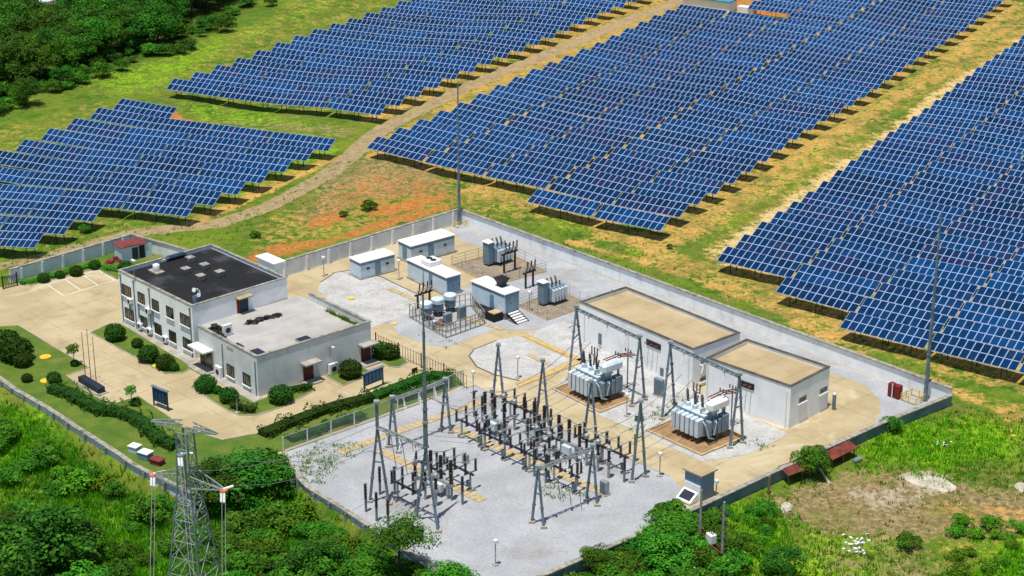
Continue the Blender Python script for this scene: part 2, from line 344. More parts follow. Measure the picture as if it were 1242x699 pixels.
#PART2
# ------------------------------------------------------------------ ground sheet
def axis(lo, hi, st, far):
    a = list(np.arange(lo, hi+.01, st)); o = []; d = st
    x = lo
    while x > -far: d *= 1.5; x -= d; o.append(x)
    o = o[::-1]; r = []; d = st; x = hi
    while x < far: d *= 1.5; x += d; r.append(x)
    return np.array(o+a+r)
xs = axis(-118, 150, .85, 4000); ys = axis(160, 470, .85, 4000)
XX, YY = np.meshgrid(xs, ys, indexing='ij'); ZZ = terrain(XX, YY)
def wp(px): return np.array([G(*p)[:2] for p in px])
def mpoly(px, feather):
    D, ins = polydist(XX, YY, wp(px)); d = D.min(0); s = np.where(ins, d, -d); return sstep(-feather, feather, s)
def mline(px, wdt, feather):
    P = wp(px); best = np.full(XX.shape, 1e9)
    for a, b in zip(P, P[1:]):
        e = b-a; t = np.clip(((XX-a[0])*e[0]+(YY-a[1])*e[1])/(e@e), 0, 1); best = np.minimum(best, np.hypot(XX-a[0]-t*e[0], YY-a[1]-t*e[1]))
    best = best + .9*np.sin(XX*.33+YY*.21)*np.cos(YY*.4-XX*.17)*min(1, wdt/2) + .5*np.sin(XX*.9-YY*.6)*min(1, wdt/2)
    return 1 - sstep(wdt-feather, wdt+feather, best)
def mline_s(px, wdt, feather):
    P = wp(px); best = np.full(XX.shape, 1e9)
    for a, b in zip(P, P[1:]):
        e = b-a; t = np.clip(((XX-a[0])*e[0]+(YY-a[1])*e[1])/(e@e), 0, 1); best = np.minimum(best, np.hypot(XX-a[0]-t*e[0], YY-a[1]-t*e[1]))
    return 1 - sstep(wdt-feather, wdt+feather, best)
def mx(*a):
    r = a[0]
    for b in a[1:]: r = np.maximum(r, b)
    return r
# bare sand under and between the panel fields
sand = mx(.42*mpoly([(300,270),(400,222),(450,196),(560,215),(640,245),(700,280),(560,262),(400,292),(300,312)], 5), .64*mline([(826,288),(870,254),(960,194),(1050,138),(1130,86),(1235,0)], 3.0, 2.8), .62*mline([(880,318),(945,272),(1040,200),(1130,136),(1245,48)], 2.0, 2.0), .68*mline([(452,140),(545,98),(640,58),(742,14)], 2.8, 2.4), .75*mline([(405,190),(330,224),(262,254),(235,270)], 2.0, 1.4), .6*mline([(450,190),(560,216),(655,240)], 1.4, 1.4), .7*mline([(650,252),(812,292)], 1.6, 1.4),.5*mline([(880,330),(960,360),(1030,408),(1130,440),(1245,470)], 2.2, 1.6),
          .6*mpoly([(444,190),(655,236),(820,290),(850,268),(1235,0),(1240,-30),(800,-30),(435,178)], 2.0),
          .6*mpoly([(870,325),(1010,405),(1250,470),(1400,300),(1300,0),(1242,20),(885,290)], 2.0),
          .3*mpoly([(200,112),(450,142),(475,130),(760,12),(770,-30),(400,-30),(205,90)], 1.5),
          .28*mpoly([(-60,300),(40,296),(232,268),(410,190),(410,165),(120,118),(-60,160)], 1.5),
          .62*mline([(450,138),(560,92),(760,10),(800,-20)], 2.4, 2.2),
          .55*mline([(835,285),(870,262),(960,195),(1060,130),(1150,75),(1260,10)], 4.2, 2.6),
          .5*mline([(860,318),(905,270),(980,222),(1080,150),(1190,85),(1260,40)], 2.4, 2.0),
          .66*mline([(570,232),(640,246),(700,262),(770,292),(840,326)], 3.2, 2.6),
          .72*mline([(690,292),(790,318),(880,350),(960,380),(1010,420),(1100,452),(1242,505)], 1.3, 1.2),
          .5*mpoly([(860,290),(915,262),(965,300),(880,350),(840,330)], 4),
          .60*mline([(880,345),(960,375),(1020,410)], 3.0, 2.4),
          .5*mpoly([(1120,606),(1170,600),(1260,610),(1260,650),(1200,640),(1140,625)], 2.5),
          .38*mpoly([(1110,630),(1200,640),(1190,680),(1150,690),(1120,660)], 3.0),
          .55*mline([(1040,470),(1130,462),(1190,478),(1260,497)], .8, .8), .5*mline([(1190,478),(1215,500),(1230,530)], .5, .6))
orange = mx(.66*mpoly([(310,302),(345,292),(400,288),(470,262),(540,246),(552,252),(470,278),(400,296),(330,316)], 1.6),
            .7*mpoly([(372,264),(410,256),(428,262),(395,276),(372,276)], 1.4), .7*mpoly([(440,252),(500,238),(540,232),(552,240),(500,256),(450,266)], 2.0),
            .98*mpoly([(176,131),(205,130),(225,142),(240,146),(205,144),(180,140)], 1.0), .42*mpoly([(395,230),(470,205),(548,215),(552,240),(470,250),(400,268),(350,280)], 6), .6*mpoly([(236,144),(262,147),(258,152),(236,150)], 1.0),
            .75*mpoly([(20,306),(44,303),(40,312),(18,314)], 1.0), .66*mpoly([(885,-6),(990,-6),(975,18),(890,10)], 1.0),
            .7*mpoly([(285,318),(310,304),(330,312),(320,335),(290,335)], 1.5))
lime = mx(.6*mpoly([(95,95),(150,80),(240,52),(330,22),(390,-5),(420,-5),(300,50),(210,95),(190,112),(120,116)], 7),
          .5*mpoly([(205,116),(300,126),(420,150),(430,165),(380,170),(270,150),(220,140)], 5),
          .42*mpoly([(580,238),(660,250),(760,285),(840,322),(930,368),(920,378),(820,330),(700,285),(590,250)], 1.6),
          .7*mpoly([(1040,540),(1110,505),(1200,520),(1210,545),(1150,572),(1060,572)], 3), .8*mpoly([(1150,500),(1242,520),(1242,560),(1190,550)], 3),
          .85*mpoly([(1180,665),(1260,640),(1260,720),(1160,720)], 2.5), .8*mpoly([(880,612),(940,610),(960,640),(930,700),(880,720)], 3),
          .7*mpoly([(950,640),(1100,640),(1090,720),(930,720)], 4), .9*mpoly([(70,590),(150,600),(170,650),(130,690),(90,650)], 2.5),
          .75*mpoly([(0,475),(40,490),(80,540),(0,550)], 3), .85*mpoly([(130,670),(200,660),(200,720),(110,720)], 2),
          .7*mpoly([(270,240),(330,232),(400,190),(412,180),(400,172),(300,225)], 1.2), .5*mpoly([(850,270),(890,250),(900,275),(870,290)], 2),
          .6*mline([(905,245),(1000,175),(1090,105),(1190,40)], 1.4, 1.2), .55*mpoly([(540,165),(600,100),(560,120),(460,170)], 2))
road = mline_s([(-40,318),(60,304),(120,292),(160,283),(205,277),(262,271),(325,250),(395,214),(425,190),(446,168),(470,148),(520,124),(600,88),(700,46),(800,4),(850,-16)], 2.0, .8)*.95
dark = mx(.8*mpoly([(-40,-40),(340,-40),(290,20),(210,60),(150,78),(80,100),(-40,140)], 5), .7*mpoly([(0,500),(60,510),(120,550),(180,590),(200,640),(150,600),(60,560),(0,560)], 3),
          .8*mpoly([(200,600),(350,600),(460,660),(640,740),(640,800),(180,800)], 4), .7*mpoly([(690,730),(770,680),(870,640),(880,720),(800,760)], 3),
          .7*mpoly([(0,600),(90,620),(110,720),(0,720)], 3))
brown = mx(1.0*mpoly([(935,600),(1000,578),(1100,560),(1200,590),(1260,590),(1260,640),(1120,650),(1000,640),(950,620)], 4), .5*mpoly([(960,650),(1150,640),(1170,700),(1000,700)], 5),
           .72*mpoly([(395,210),(445,190),(540,205),(555,235),(440,245),(390,275),(350,270)], 4), .45*mpoly([(1090,560),(1242,560),(1242,600)], 4), .5*mpoly([(230,140),(420,150),(440,160),(410,165),(260,145)], 2))
pale = mx(.62*mline([(880,300),(935,262),(1000,212),(1075,158),(1150,105),(1240,45)], 1.8, 2.0), .5*mpoly([(850,300),(905,280),(930,300),(880,330)], 3))
grey = mx(.9*mpoly([(1092,574),(1120,566),(1150,574),(1158,590),(1128,598),(1104,588)], 1.2), .6*mpoly([(1020,590),(1100,585),(1130,610),(1060,620)], 3))
me = bpy.data.meshes.new('ground'); nx, ny = XX.shape
V = np.stack([XX.ravel(), YY.ravel(), ZZ.ravel()], 1)
I = np.arange(nx*ny).reshape(nx, ny); Q = np.stack([I[:-1,:-1].ravel(), I[1:,:-1].ravel(), I[1:,1:].ravel(), I[:-1,1:].ravel()], 1)
me.from_pydata(V.tolist(), [], Q.tolist()); me.update(); me.polygons.foreach_set('use_smooth', [True]*len(me.polygons))
def cattr(name, r, g, b, a):
    at = me.color_attributes.new(name, 'FLOAT_COLOR', 'POINT'); at.data.foreach_set('color', np.stack([q.ravel() for q in (r, g, b, a)], 1).astype('f4').ravel())
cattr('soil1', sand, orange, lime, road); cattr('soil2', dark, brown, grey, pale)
t = NT('grassland'); p = t.pos()
a1 = t.n('ShaderNodeVertexColor', layer_name='soil1'); a2 = t.n('ShaderNodeVertexColor', layer_name='soil2')
s1 = t.n('ShaderNodeSeparateColor'); t.l(a1.outputs[0], s1.inputs[0]); s2 = t.n('ShaderNodeSeparateColor'); t.l(a2.outputs[0], s2.inputs[0])
n1 = t.noise(p, .09, 6, .65); n2 = t.noise(p, .55, 6, .7); n3 = t.noise(p, 3.2, 4, .7); n4 = t.noise(t.mapv(p, (1, 1, .3)), 1.4, 5, .75, .6)
rag = t.math('ADD', t.math('MULTIPLY', t.math('SUBTRACT', n2, .5), 1.7), t.math('MULTIPLY', t.math('SUBTRACT', n4, .5), 1.3))
def cover(mask, lo=.28, hi=.74): return t.ramp(t.math('ADD', mask, t.math('MULTIPLY', rag, t.ramp(mask, .02, .3))), lo, hi)
col = t.mix(t.ramp(n2, .32, .68), srgb(58,92,20), srgb(94,118,36))
col = t.mix(t.ramp(n1, .40, .66, 0, .75), col, srgb(116,128,40))
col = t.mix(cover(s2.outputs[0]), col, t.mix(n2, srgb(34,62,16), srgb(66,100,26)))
col = t.mix(t.math('MULTIPLY', cover(s1.outputs[2]), .88), col, t.mix(t.ramp(n4, .35, .65), srgb(86,130,18), srgb(132,166,30)))
col = t.mix(t.math('MULTIPLY', cover(s2.outputs[1]), .95), col, t.mix(t.ramp(n4, .3, .7), srgb(104,90,58), srgb(150,130,94)))
col = t.mix(t.math('MULTIPLY', cover(s1.outputs[0]), .92), col, t.mix(t.ramp(n2, .3, .7), srgb(202,162,92), srgb(172,130,72)))
oliv = t.ramp(t.noise(p, .16, 5, .7, .6), .46, .66, 0, .75)
col = t.mix(oliv, col, t.mix(n2, srgb(74,84,30), srgb(122,120,58)))
col = t.mix(t.math('MULTIPLY', cover(a2.outputs[1]), .9), col, t.mix(t.ramp(n4, .35, .7), srgb(214,190,138), srgb(186,156,104)))
col = t.mix(t.math('MULTIPLY', cover(s1.outputs[1]), .95), col, t.mix(t.ramp(n2, .3, .7), srgb(192,126,66), srgb(150,92,48)))
col = t.mix(t.math('MULTIPLY', cover(s2.outputs[2]), .95), col, t.mix(n2, srgb(176,164,142), srgb(146,134,112)))
col = t.mix(t.math('MULTIPLY', t.ramp(t.math('ADD', a1.outputs[1], t.math('MULTIPLY', rag, .35)), .35, .6), .9), col, t.mix(t.ramp(n2, .3, .7), srgb(166,146,112), srgb(140,118,86)))
g = t.math('ADD', t.math('MULTIPLY', n3, .55), t.math('MULTIPLY', n4, .45))
col = t.mix(.55, col, t.mix(t.ramp(g, .3, .7), (.2,.2,.2,1), (.8,.8,.8,1)), 'OVERLAY')
t.bsdf(col, .95, 0, g, .9, .1); me.materials.append(t.m)
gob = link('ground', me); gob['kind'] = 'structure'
# ------------------------------------------------------------------ pavings inside the compound
SHZ = [0]
def sheet(name, px, z, m, zb=None):
    SHZ[0] += 1; z = z + .004*(SHZ[0] % 7)*(name.startswith('gravel'))
    b = MB(); b.prism([tuple(G(*p)[:2]) for p in px], -.3 if zb is None else zb, z)
    o = link(name, b.mesh(name, M[m])); o['kind'] = 'structure'; return o
def kerb(name, px, wd, h, m, closed=True, z0=0.0):
    pts = [G(*p) for p in px]; b = MB(); n = len(pts)
    for i in range(n if closed else n-1):
        a, c = pts[i], pts[(i+1) % n]; d = (c-a).normalized()*(wd*.5-.003)
        b.bar((a.x-d.x, a.y-d.y, z0+h/2-.1-.001*i), (c.x-d.x, c.y-d.y, z0+h/2-.1-.001*i), wd, h+.2)
    o = link(name, b.mesh(name, M[m])); o['kind'] = 'structure'; return o
sheet('concrete_yard', COMP_PX, 0.0, 'concrete')
SWG = [(346,549),(508,491),(560,471),(577,468),(680,519),(697,528),(812,578),(828,594),(800,634),(768,655),(655,705),(618,728),(556,704),(500,668),(456,640),(411,612),(374,591)]
sheet('gravel_switchyard', SWG, .012, 'gravel'); kerb('switchyard_kerb', [(560,471),(577,468),(680,519),(697,528),(812,578)], .2, .07, 'conc_grey', False)
g1 = [(385,352),(390,342),(406,331),(425,328),(462,336),(512,360),(500,380),(468,391),(440,402),(415,380)]
sheet('gravel_bed', g1, .012, 'gravel_w'); kerb('gravel_bed_kerb', g1[1:6], .18, .06, 'kerb', False)
sheet('gravel_bed', [(470,391),(489,383),(530,366),(560,350),(600,335),(660,322),(742,352),(748,372),(690,398),(640,400),(600,400),(542,421),(518,418),(484,405)], .012, 'gravel')
g4 = [(569,432),(575,424),(603,413),(628,408),(692,437),(660,452),(629,462),(600,455),(578,445)]
sheet('gravel_bed', g4, .012, 'gravel_w'); kerb('gravel_bed_kerb', [(629,462),(600,455),(578,445),(569,432),(575,424),(603,413)], .18, .06, 'kerb', False)
sheet('gravel_bed', [(640,405),(681,390),(700,396),(858,480),(957,527),(935,538),(906,552),(850,560),(775,524),(735,508),(668,474),(707,438)], .012, 'gravel_w')
sheet('gravel_strip', [(560,271.5),(1152,491.5),(1066,525),(1058,517),(1069,500),(1066,484),(1048,467),(1012,454),(880,408),(760,362),(650,322),(560,292),(545,277)], .010, 'gravel')
kerb('gravel_strip_kerb', [(690,398),(748,372),(742,352)], .18, .06, 'kerb', False)
for px in ([(633,408),(638,406),(712,438),(707,441)], [(629,470),(625,465),(704,435),(712,438)]): sheet('cable_trench', px, .10, 'yellow_kerb')
def slabs(name, p, q, wd):
    a, c = G(*p), G(*q); L = (c-a).length; n = int(L/.75); d = (c-a)/n; b = MB(); rz = math.atan2(d.y, d.x)
    for i in range(n):
        m_ = a + d*(i+.5); b.box(m_.x, m_.y, .04+RNG.uniform(-.01,.012), d.length-.06, wd, .10, rz+RNG.uniform(-.01,.01))
    o = link(name, b.mesh(name, M['trench'])); o['kind'] = 'structure'
slabs('cable_trench', (410,550), (589,486), 1.3); slabs('cable_trench', (459,546), (586,608), 1.3); slabs('cable_trench', (548,519), (738,601), 1.4)
slabs('cable_trench', (470,350), (545,381), .9); slabs('cable_trench', (545,381), (610,400), .9); slabs('cable_trench', (640,430), (668,444), .8)
pits = [[(671,473),(728,501),(766,486),(709,458)], [(785,523),(851,553),(904,531),(838,501)]]
for px in pits: sheet('pebble_pit', px, .05, 'mulch'); kerb('pebble_pit_kerb', px, .28, .22, 'trench')
p1 = [(548,322),(598,347),(662,330),(612,305)]; p2 = [(628,372),(664,389),(716,371),(678,352)]
sheet('pebble_pit', p1, .04, 'mulch_d'); kerb('pebble_pit_kerb', p1, .2, .14, 'trench'); sheet('pebble_pit', p2, .04, 'mulch_d'); kerb('pebble_pit_kerb', p2, .2, .14, 'trench')
L1 = [(-60,402),(-20,398),(22,395),(65,421),(108,446),(81,456),(101,473),(124,486),(142,489),(168,481),(198,501),(225,520),(270,534),(313,526),(414,488),(450,481),(523,455),(553,456),(562,466),(508,487),(346,545),(290,572),(230,596),(187,578),(164,566),(144,552),(116,534),(94,520),(75,507),(58,496),(22,476),(-60,420)]
L2 = [(110,404),(133,393),(146,393),(232,440),(231,447),(222,453),(200,454)]
L3 = [(231,470),(238,464),(250,463),(311,487),(350,473),(378,468),(382,474),(343,494),(310,504),(290,504),(277,499)]
L4 = [(395,456),(416,468.6),(450,452.5),(439,444)]; L5 = [(459,438.6),(472,445),(484,446),(495,439.6),(484,432),(463,431)]
L6 = [(20,342),(37,347),(117,326),(142,339),(160,330),(230,322),(219,317),(160,300)]
for L in (L1, L2, L3, L4, L5, L6): sheet('lawn', L, .05, 'lawn')
for L in (L2, L3, L4, L5): kerb('lawn_kerb', L, .14, .10, 'conc_grey')
kerb('lawn_kerb', L1[2:18], .14, .10, 'conc_grey', False); kerb('lawn_kerb', L6[:4], .14, .1, 'conc_grey', False)
b = MB()
for p, q in (((57,345),(119,328)), ((119,328),(139.5,340)), ((77,359),(139.5,340)), ((57,345),(77,359)), ((79,339),(98,352.5)), ((100,333.5),(119,346.3))):
    a, c = G(*p), G(*q); b.bar((a.x,a.y,.004), (c.x,c.y,.004), .16, .012)
link('parking_lines', b.mesh('parking_lines', M['line']))['kind'] = 'structure'
sheet('paving_path', [(146,393),(150,390),(243,438),(232,445)], .07, 'conc_grey')
sheet('paving_path', [(243,452),(254,446),(318,482),(309,489)], .07, 'conc_grey')
# ------------------------------------------------------------------ solar fields
def table_mesh(nm):
    MWD, MLN, TILT = 1.10, 1.67, rad(24); ca, sa = math.cos(TILT), math.sin(TILT)
    v = []; f = []; uv = []
    Z0 = 1.8
    def pt(u, s, h): return (u, s*ca - h*sa, Z0 + s*sa + h*ca)
    for i in range(nm):
        for j in range(2):
            u0, u1 = i*MWD+.012, (i+1)*MWD-.012; s0, s1 = j*(MLN+.02), j*(MLN+.02)+MLN
            n = len(v); v += [pt(u0,s0,0), pt(u1,s0,0), pt(u1,s1,0), pt(u0,s1,0), pt(u0,s0,.04), pt(u1,s0,.04), pt(u1,s1,.04), pt(u0,s1,.04)]
            fs = [(4,5,6,7),(3,2,1,0),(0,1,5,4),(1,2,6,5),(2,3,7,6),(3,0,4,7)]; f += [tuple(n+k for k in q) for q in fs]
            uv += [(i,j),(i+1,j),(i+1,j+1),(i,j+1)] + [(i+.01,j+.01)]*20
    me = bpy.data.meshes.new('panel_array'); me.from_pydata(v, [], f); me.update()
    l = me.uv_layers.new(name='cell'); l.data.foreach_set('uv', np.array([(a*.9999+.00005, c*.9999+.00005) for a, c in uv], 'f4').ravel())
    me.materials.append(M['panel'])
    L = nm*MWD; fr = MB()
    for s in (.35, 1.3, 2.05, 3.0): fr.bar(pt(0,s,-.04), pt(L,s,-.04), .06, .07)
    legs = []
    k = 3
    for i in range(k):
        u = L*(i+.5)/k; fr.bar(pt(u,.2,-.11), pt(u,3.15,-.11), .07, .08)
        a = pt(u,.6,-.12); c = pt(u,2.7,-.12)
        for e in (a, c): lg = MB(); lg.bar((u,e[1],-.8), e, .1); legs.append(lg.mesh('leg', M['steel_d']))
    return me, fr.mesh('support_frame', M['steel']), legs, L
TAB = {n: table_mesh(n) for n in (10, 11)}
ORD = ['front','second','third','fourth','fifth','sixth','seventh','eighth','ninth','tenth','eleventh','twelfth','thirteenth','fourteenth','fifteenth','sixteenth','seventeenth','eighteenth','nineteenth','twentieth']
ORD += ['twenty-'+o for o in ['first','second','third','fourth','fifth','sixth','seventh','eighth','ninth']]
def vec(L, a): return Vector((L*math.cos(rad(a)), L*math.sin(rad(a)), 0))
FIELDS = []
o = G(444.3,181.5,1.8) - vec(6.88,60.2); FIELDS.append(('middle', o, vec(12.6,-35.3), vec(6.88,60.2), -35.3, 11, lambda k: range(3,5) if k == 0 else (range(0,5) if k < 20 else (range(2,5) if k == 20 else range(1,5))), range(0,29)))
o = G(1018,396.5,1.8); FIELDS.append(('right', o, vec(12.4,-35.6), vec(6.42,60.0), -35.6, 11, lambda k: range(0,8) if k == 0 else (range(-1,9) if k == 1 else range(-2,10)), range(0,30)))
o = G(201,109,1.8+hz(-66,356)); FIELDS.append(('upper left', o, vec(11.3,-20.5), vec(6.76,60.8), -20.5, 10, lambda k: range(0,4), range(0,18)))
o = G(399,182.5,1.8) - vec(12.3,-23); FIELDS.append(('left', o, vec(12.3,-23), vec(6.56,-118.3), -23, 11, lambda k: range(-3,-2) if k == 0 else (range(-3,1) if k < 8 else range(-8,0)) if k < 5 else (range(-8,1) if k < 8 else range(-8,0)), range(0,11)))
cand = []
for name, o, r, c, ang, nm, jr, kr in FIELDS:
    L = TAB[nm][3]
    for k in kr:
        for j in jr(k):
            kk = k-1 if name == 'left' else k
            q = o + r*j + c*kk
            e = q + vec(L, ang); h0, h1 = hz(q.x, q.y), hz(e.x, e.y)
            u = vec(3, ang+90); pp = [PR(q.x,q.y,h0+1.8), PR(e.x,e.y,h1+1.8), PR(q.x+u.x,q.y+u.y,h0+3.2), PR(e.x+u.x,e.y+u.y,h1+3.2)]
            if max(a[0] for a in pp) < -8 or min(a[0] for a in pp) > 1250 or max(a[1] for a in pp) < -3: continue
            cand.append((q.y, name, k, j, q, h0, h1, ang, nm, pp))
cand.sort(key=lambda a: a[0])
near, farr = cand[:296], cand[296:]
rows = {}
for a in cand: rows.setdefault((a[1], a[2]), []).append(a[3])
for y, name, k, j, q, h0, h1, ang, nm, pp in near:
    pa, fr, legs, L = TAB[nm]; js = sorted(rows[(name, k)]); nrow = max(kk for (nn, kk) in rows if nn == name)
    if name == 'left': kf = nrow-k
    else: kf = k
    i = js.index(j); last = len(js)-1
    pos = 'at its left end' if i == 0 else ('at its right end' if i == last else ((ORD[i] if i > 0 else 'first')+' from its left end' if i <= last/2 else ORD[last-i]+' from its right end'))
    fld = {'middle': 'middle field', 'right': 'right field', 'upper left': 'upper-left field', 'left': 'lower-left field'}[name]
    lab = f"blue solar table in the {ORD[kf]} row of the {fld}, {pos}" if kf == 0 else f"blue solar table in {ORD[kf]} row of the {fld}, {pos}"
    t0 = thing('solar_table', lab, 'solar panel table', (q.x, q.y, h0), 0, f'solar tables of the {fld}')
    t0.rotation_euler = (0, -math.atan2(h1-h0, L), rad(ang))
    link('panel_array', pa, t0); link('support_frame', fr, t0)
    for lm in legs: link('leg', lm, t0)
if farr:
    v = []; f = []; uv = []; bpar = []
    for y, name, k, j, q, h0, h1, ang, nm, pp in farr:
        Mx = Matrix.Translation((q.x,q.y,h0)) @ Matrix.Rotation(rad(ang),4,'Z') @ Matrix.Rotation(-math.atan2(h1-h0,TAB[nm][3]),4,'Y')
        pm = TAB[nm][0]; n = len(v); v += [tuple(Mx @ x.co) for x in pm.vertices]; f += [tuple(n+i for i in pl.vertices) for pl in pm.polygons]
        ua = np.empty(len(pm.loops)*2, 'f4'); pm.uv_layers[0].data.foreach_get('uv', ua); ua = ua.reshape(-1,2); ua = ua + np.array([len(uv)*20, 0]); uv.append(ua)
        for lm in [TAB[nm][1]] + TAB[nm][2]:
            bpar.append(([tuple(Mx @ x.co) for x in lm.vertices], [tuple(pl.vertices) for pl in lm.polygons]))
    fm = bpy.data.meshes.new('far_solar_tables'); fm.from_pydata(v, [], f); fm.update(); l = fm.uv_layers.new(name='cell'); l.data.foreach_set('uv', np.concatenate(uv).astype('f4').ravel()); fm.materials.append(M['panel'])
    fo = tag(link('far_solar_tables', fm), 'mass of far blue solar tables at the top of the panel fields', 'solar panels', kind='stuff')
    fb = MB()
    for vv, ff in bpar: fb.add(vv, ff)
    part('support_frame', fb, M['steel_d'], fo)['kind'] = 'stuff'
print('TABLES', len(cand), len(near), {n: len([1 for a in cand if a[1] == n]) for n in ('middle','right','upper left','left')})
#PART3
# ------------------------------------------------------------------ perimeter walls
def wall_run(name, label, pts, z0, z1, cat='wall', side=1, m='fence_w', pil=3.6, copw=.5, pilm=None, cop='coping', coph=.14):
    """pts: ground points; side: which side (+1 left of travel) carries the pilasters"""
    t = thing(name, label, cat, (pts[0].x, pts[0].y, 0)); o = Vector((pts[0].x, pts[0].y, 0)); pts = [Vector((p.x, p.y, 0))-o for p in pts]
    bw = MB(); bc = MB(); k = 0
    for i, (a, c) in enumerate(zip(pts, pts[1:])):
        d = (c-a); L = d.length; d.normalize(); nrm = Vector((-d.y, d.x, 0)); e = .0015*(i % 3)
        bw.bar((a.x, a.y, (z0+z1)/2+e), (c.x, c.y, (z0+z1)/2+e), .22-e, z1-z0-e)
        bc.bar((a.x-d.x*.02, a.y-d.y*.02, z1+coph/2+e+.003), (c.x+d.x*.02, c.y+d.y*.02, z1+coph/2+e+.003), copw-e, coph)
        if pil:
            n = max(1, int(L/pil))
            for q in range(n):
                p = a + d*(L*(q+.5)/n) + nrm*side*.24
                pb = MB(); pb.box(p.x, p.y, (z0+z1)/2-.02, .34, .26, z1-z0-.06, math.atan2(d.y, d.x)); part('pilaster', pb, M[pilm or m], t); k += 1
    part('wall_panel', bw, M[m], t); part('coping', bc, M[cop], t); return t
W1 = [G(*p) for p in ((13,343),(160,299.5),(219,316),(288,336),(330,340),(560,270.5))]
wall_run('boundary_wall', 'pale blue-white panel wall with pilasters behind the car park and pale cabins', W1[:2], -.2, 1.95, side=-1, pil=3.2)
wall_run('boundary_wall', 'short pale wall between the tin hut and the back of the black-roofed office', W1[1:5], -.2, 1.95, side=-1, pil=0)
wall_run('boundary_wall', 'panel wall with white pilasters running behind the pale blue equipment cabins', W1[4:], -.2, 2.35, side=-1, pil=3.7, pilm='tin_w')
W2 = [G(*p) for p in ((560,270.5),(640,300),(740,337),(850,378),(960,419),(1060,456),(1153,491))]
wall_run('boundary_wall', 'long stained whitish wall with grey coping between switchyard and the solar fields', W2, -.3, 2.1, side=1, m='wall_off', pil=0, copw=.55)
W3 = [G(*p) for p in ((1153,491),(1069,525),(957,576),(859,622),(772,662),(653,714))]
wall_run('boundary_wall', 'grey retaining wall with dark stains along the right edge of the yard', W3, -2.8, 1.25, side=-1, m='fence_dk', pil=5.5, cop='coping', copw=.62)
W4 = [G(*p) for p in ((345,550),(353,572),(374,594),(411,616.5),(455,645),(500,677),(556,713),(600,732))]
wall_run('boundary_wall', 'grey panel retaining wall below the front left of the gravel switchyard', W4, -3.0, .22, side=-1, m='fence_w', pil=2.6, copw=.6, pilm='steel_l')
W5 = [G(*p) for p in ((-60,422),(22,480),(58,500.5),(75,511.5),(94,524.5),(116,538.5),(144,556.5),(164,570.5),(190,584),(236,606))]
wall_run('boundary_wall', 'pale panel wall with bumpy coping around the front lawn, above the green slope', W5, -3.0, .6, side=-1, m='fence_w', pil=2.7, copw=.62, pilm='steel_l')
# ------------------------------------------------------------------ office block
def rot_of(a, b): return math.atan2(b.y-a.y, b.x-a.x)
def aligned(corner, rz, name, label, cat='building', group=None): return thing(name, label, cat, (corner.x, corner.y, 0), rz, group)
def loc_of(t, w):
    c, s = math.cos(-t.rotation_euler.z), math.sin(-t.rotation_euler.z); d = w - t.location
    return Vector((d.x*c-d.y*s, d.x*s+d.y*c, d.z))
def window(t, x, y, z, wd, ht, face, mull=2):
    """face 'y-' = wall plane y=const looking to -y, 'x+' = plane x=const looking to +x"""
    g = MB(); f = MB(); s = MB()
    if face == 'y-':
        g.box(x, y-.01, z, wd-.1, .06, ht-.1)
        for q in (-1, 1): f.box(x+q*wd/2, y-.03, z, .1, .12, ht+.1)
        for q in (-1, 1): f.box(x, y-.028, z+q*ht/2, wd-.1, .11, .1)
        for i in range(1, mull+1): f.box(x-wd/2+wd*i/(mull+1), y-.05, z, .06, .06, ht-.1)
        s.box(x, y-.09, z-ht/2-.12, wd+.34, .24, .1)
    else:
        g.box(x+.01, y, z, .06, wd-.1, ht-.1)
        for q in (-1, 1): f.box(x+.03, y+q*wd/2, z, .12, .1, ht+.1)
        for q in (-1, 1): f.box(x+.028, y, z+q*ht/2, .11, wd-.1, .1)
        for i in range(1, mull+1): f.box(x+.05, y-wd/2+wd*i/(mull+1), z, .06, .06, ht-.1)
        s.box(x+.09, y, z-ht/2-.12, .24, wd+.34, .1)
    o = part('window', g, M['glass'], t); part('frame', f, M['steel_d'] if mull else M['steel_l'], o); part('sill', s, M['tin_w'], o); return o
def parapet_roof(t, x0, y0, x1, y1, H, wm, roofm, copm, ph=.55, th=.24, inset=0, z0=-.4, left=True):
    b = MB(); b.box((x0+x1)/2, (y0+y1)/2, (H-ph+z0)/2, x1-x0, y1-y0, H-ph-z0); w_ = part('wall', b, wm, t)
    p = MB(); cx, cy = (x0+x1)/2, (y0+y1)/2; zc = H-ph/2+.001
    p.box(cx, y0+th/2, zc, x1-x0, th, ph); p.box(cx, y1-th/2, zc, x1-x0, th, ph)
    if left: p.box(x0+th/2, cy, zc, th-.002, y1-y0-2*th, ph)
    p.box(x1-th/2, cy, zc, th-.002, y1-y0-2*th, ph); part('parapet', p, wm, t)
    c = MB(); k = .07
    c.box(cx, y0+th/2, H+.05, x1-x0+2*k, th+2*k, .1); c.box(cx, y1-th/2, H+.05, x1-x0+2*k, th+2*k, .1)
    if left: c.box(x0+th/2, cy, H+.05, th+2*k-.002, y1-y0-2*th-2*k, .1)
    c.box(x1-th/2, cy, H+.05, th+2*k-.002, y1-y0-2*th-2*k, .1); part('coping', c, copm, t)
    r = MB()
    if not left: r.box(x0-.9, cy+.6, H-ph-.2, 2.6, y1-y0-1.6, .41)
    r.box(cx, cy, H-ph+.012, x1-x0-2*th-.01, y1-y0-2*th-.01, .03); part('roof', r, roofm, t)
OH = 7.4
cL, cF, cR = G(143.3,328,OH), G(232.5,371.5,OH), G(349,337.5,OH)
orz = rot_of(cL, cF); OW = (cF-cL).length; OD = (cR-cF).dot(Vector((-math.sin(orz), math.cos(orz), 0)))
off = aligned(cL, orz, 'office_building', 'two-storey white office block with a flat black roof beside the car park')
parapet_roof(off, 0, 0, OW, OD, OH, M['wall_w'], M['roof_blk'], M['coping'], .5)
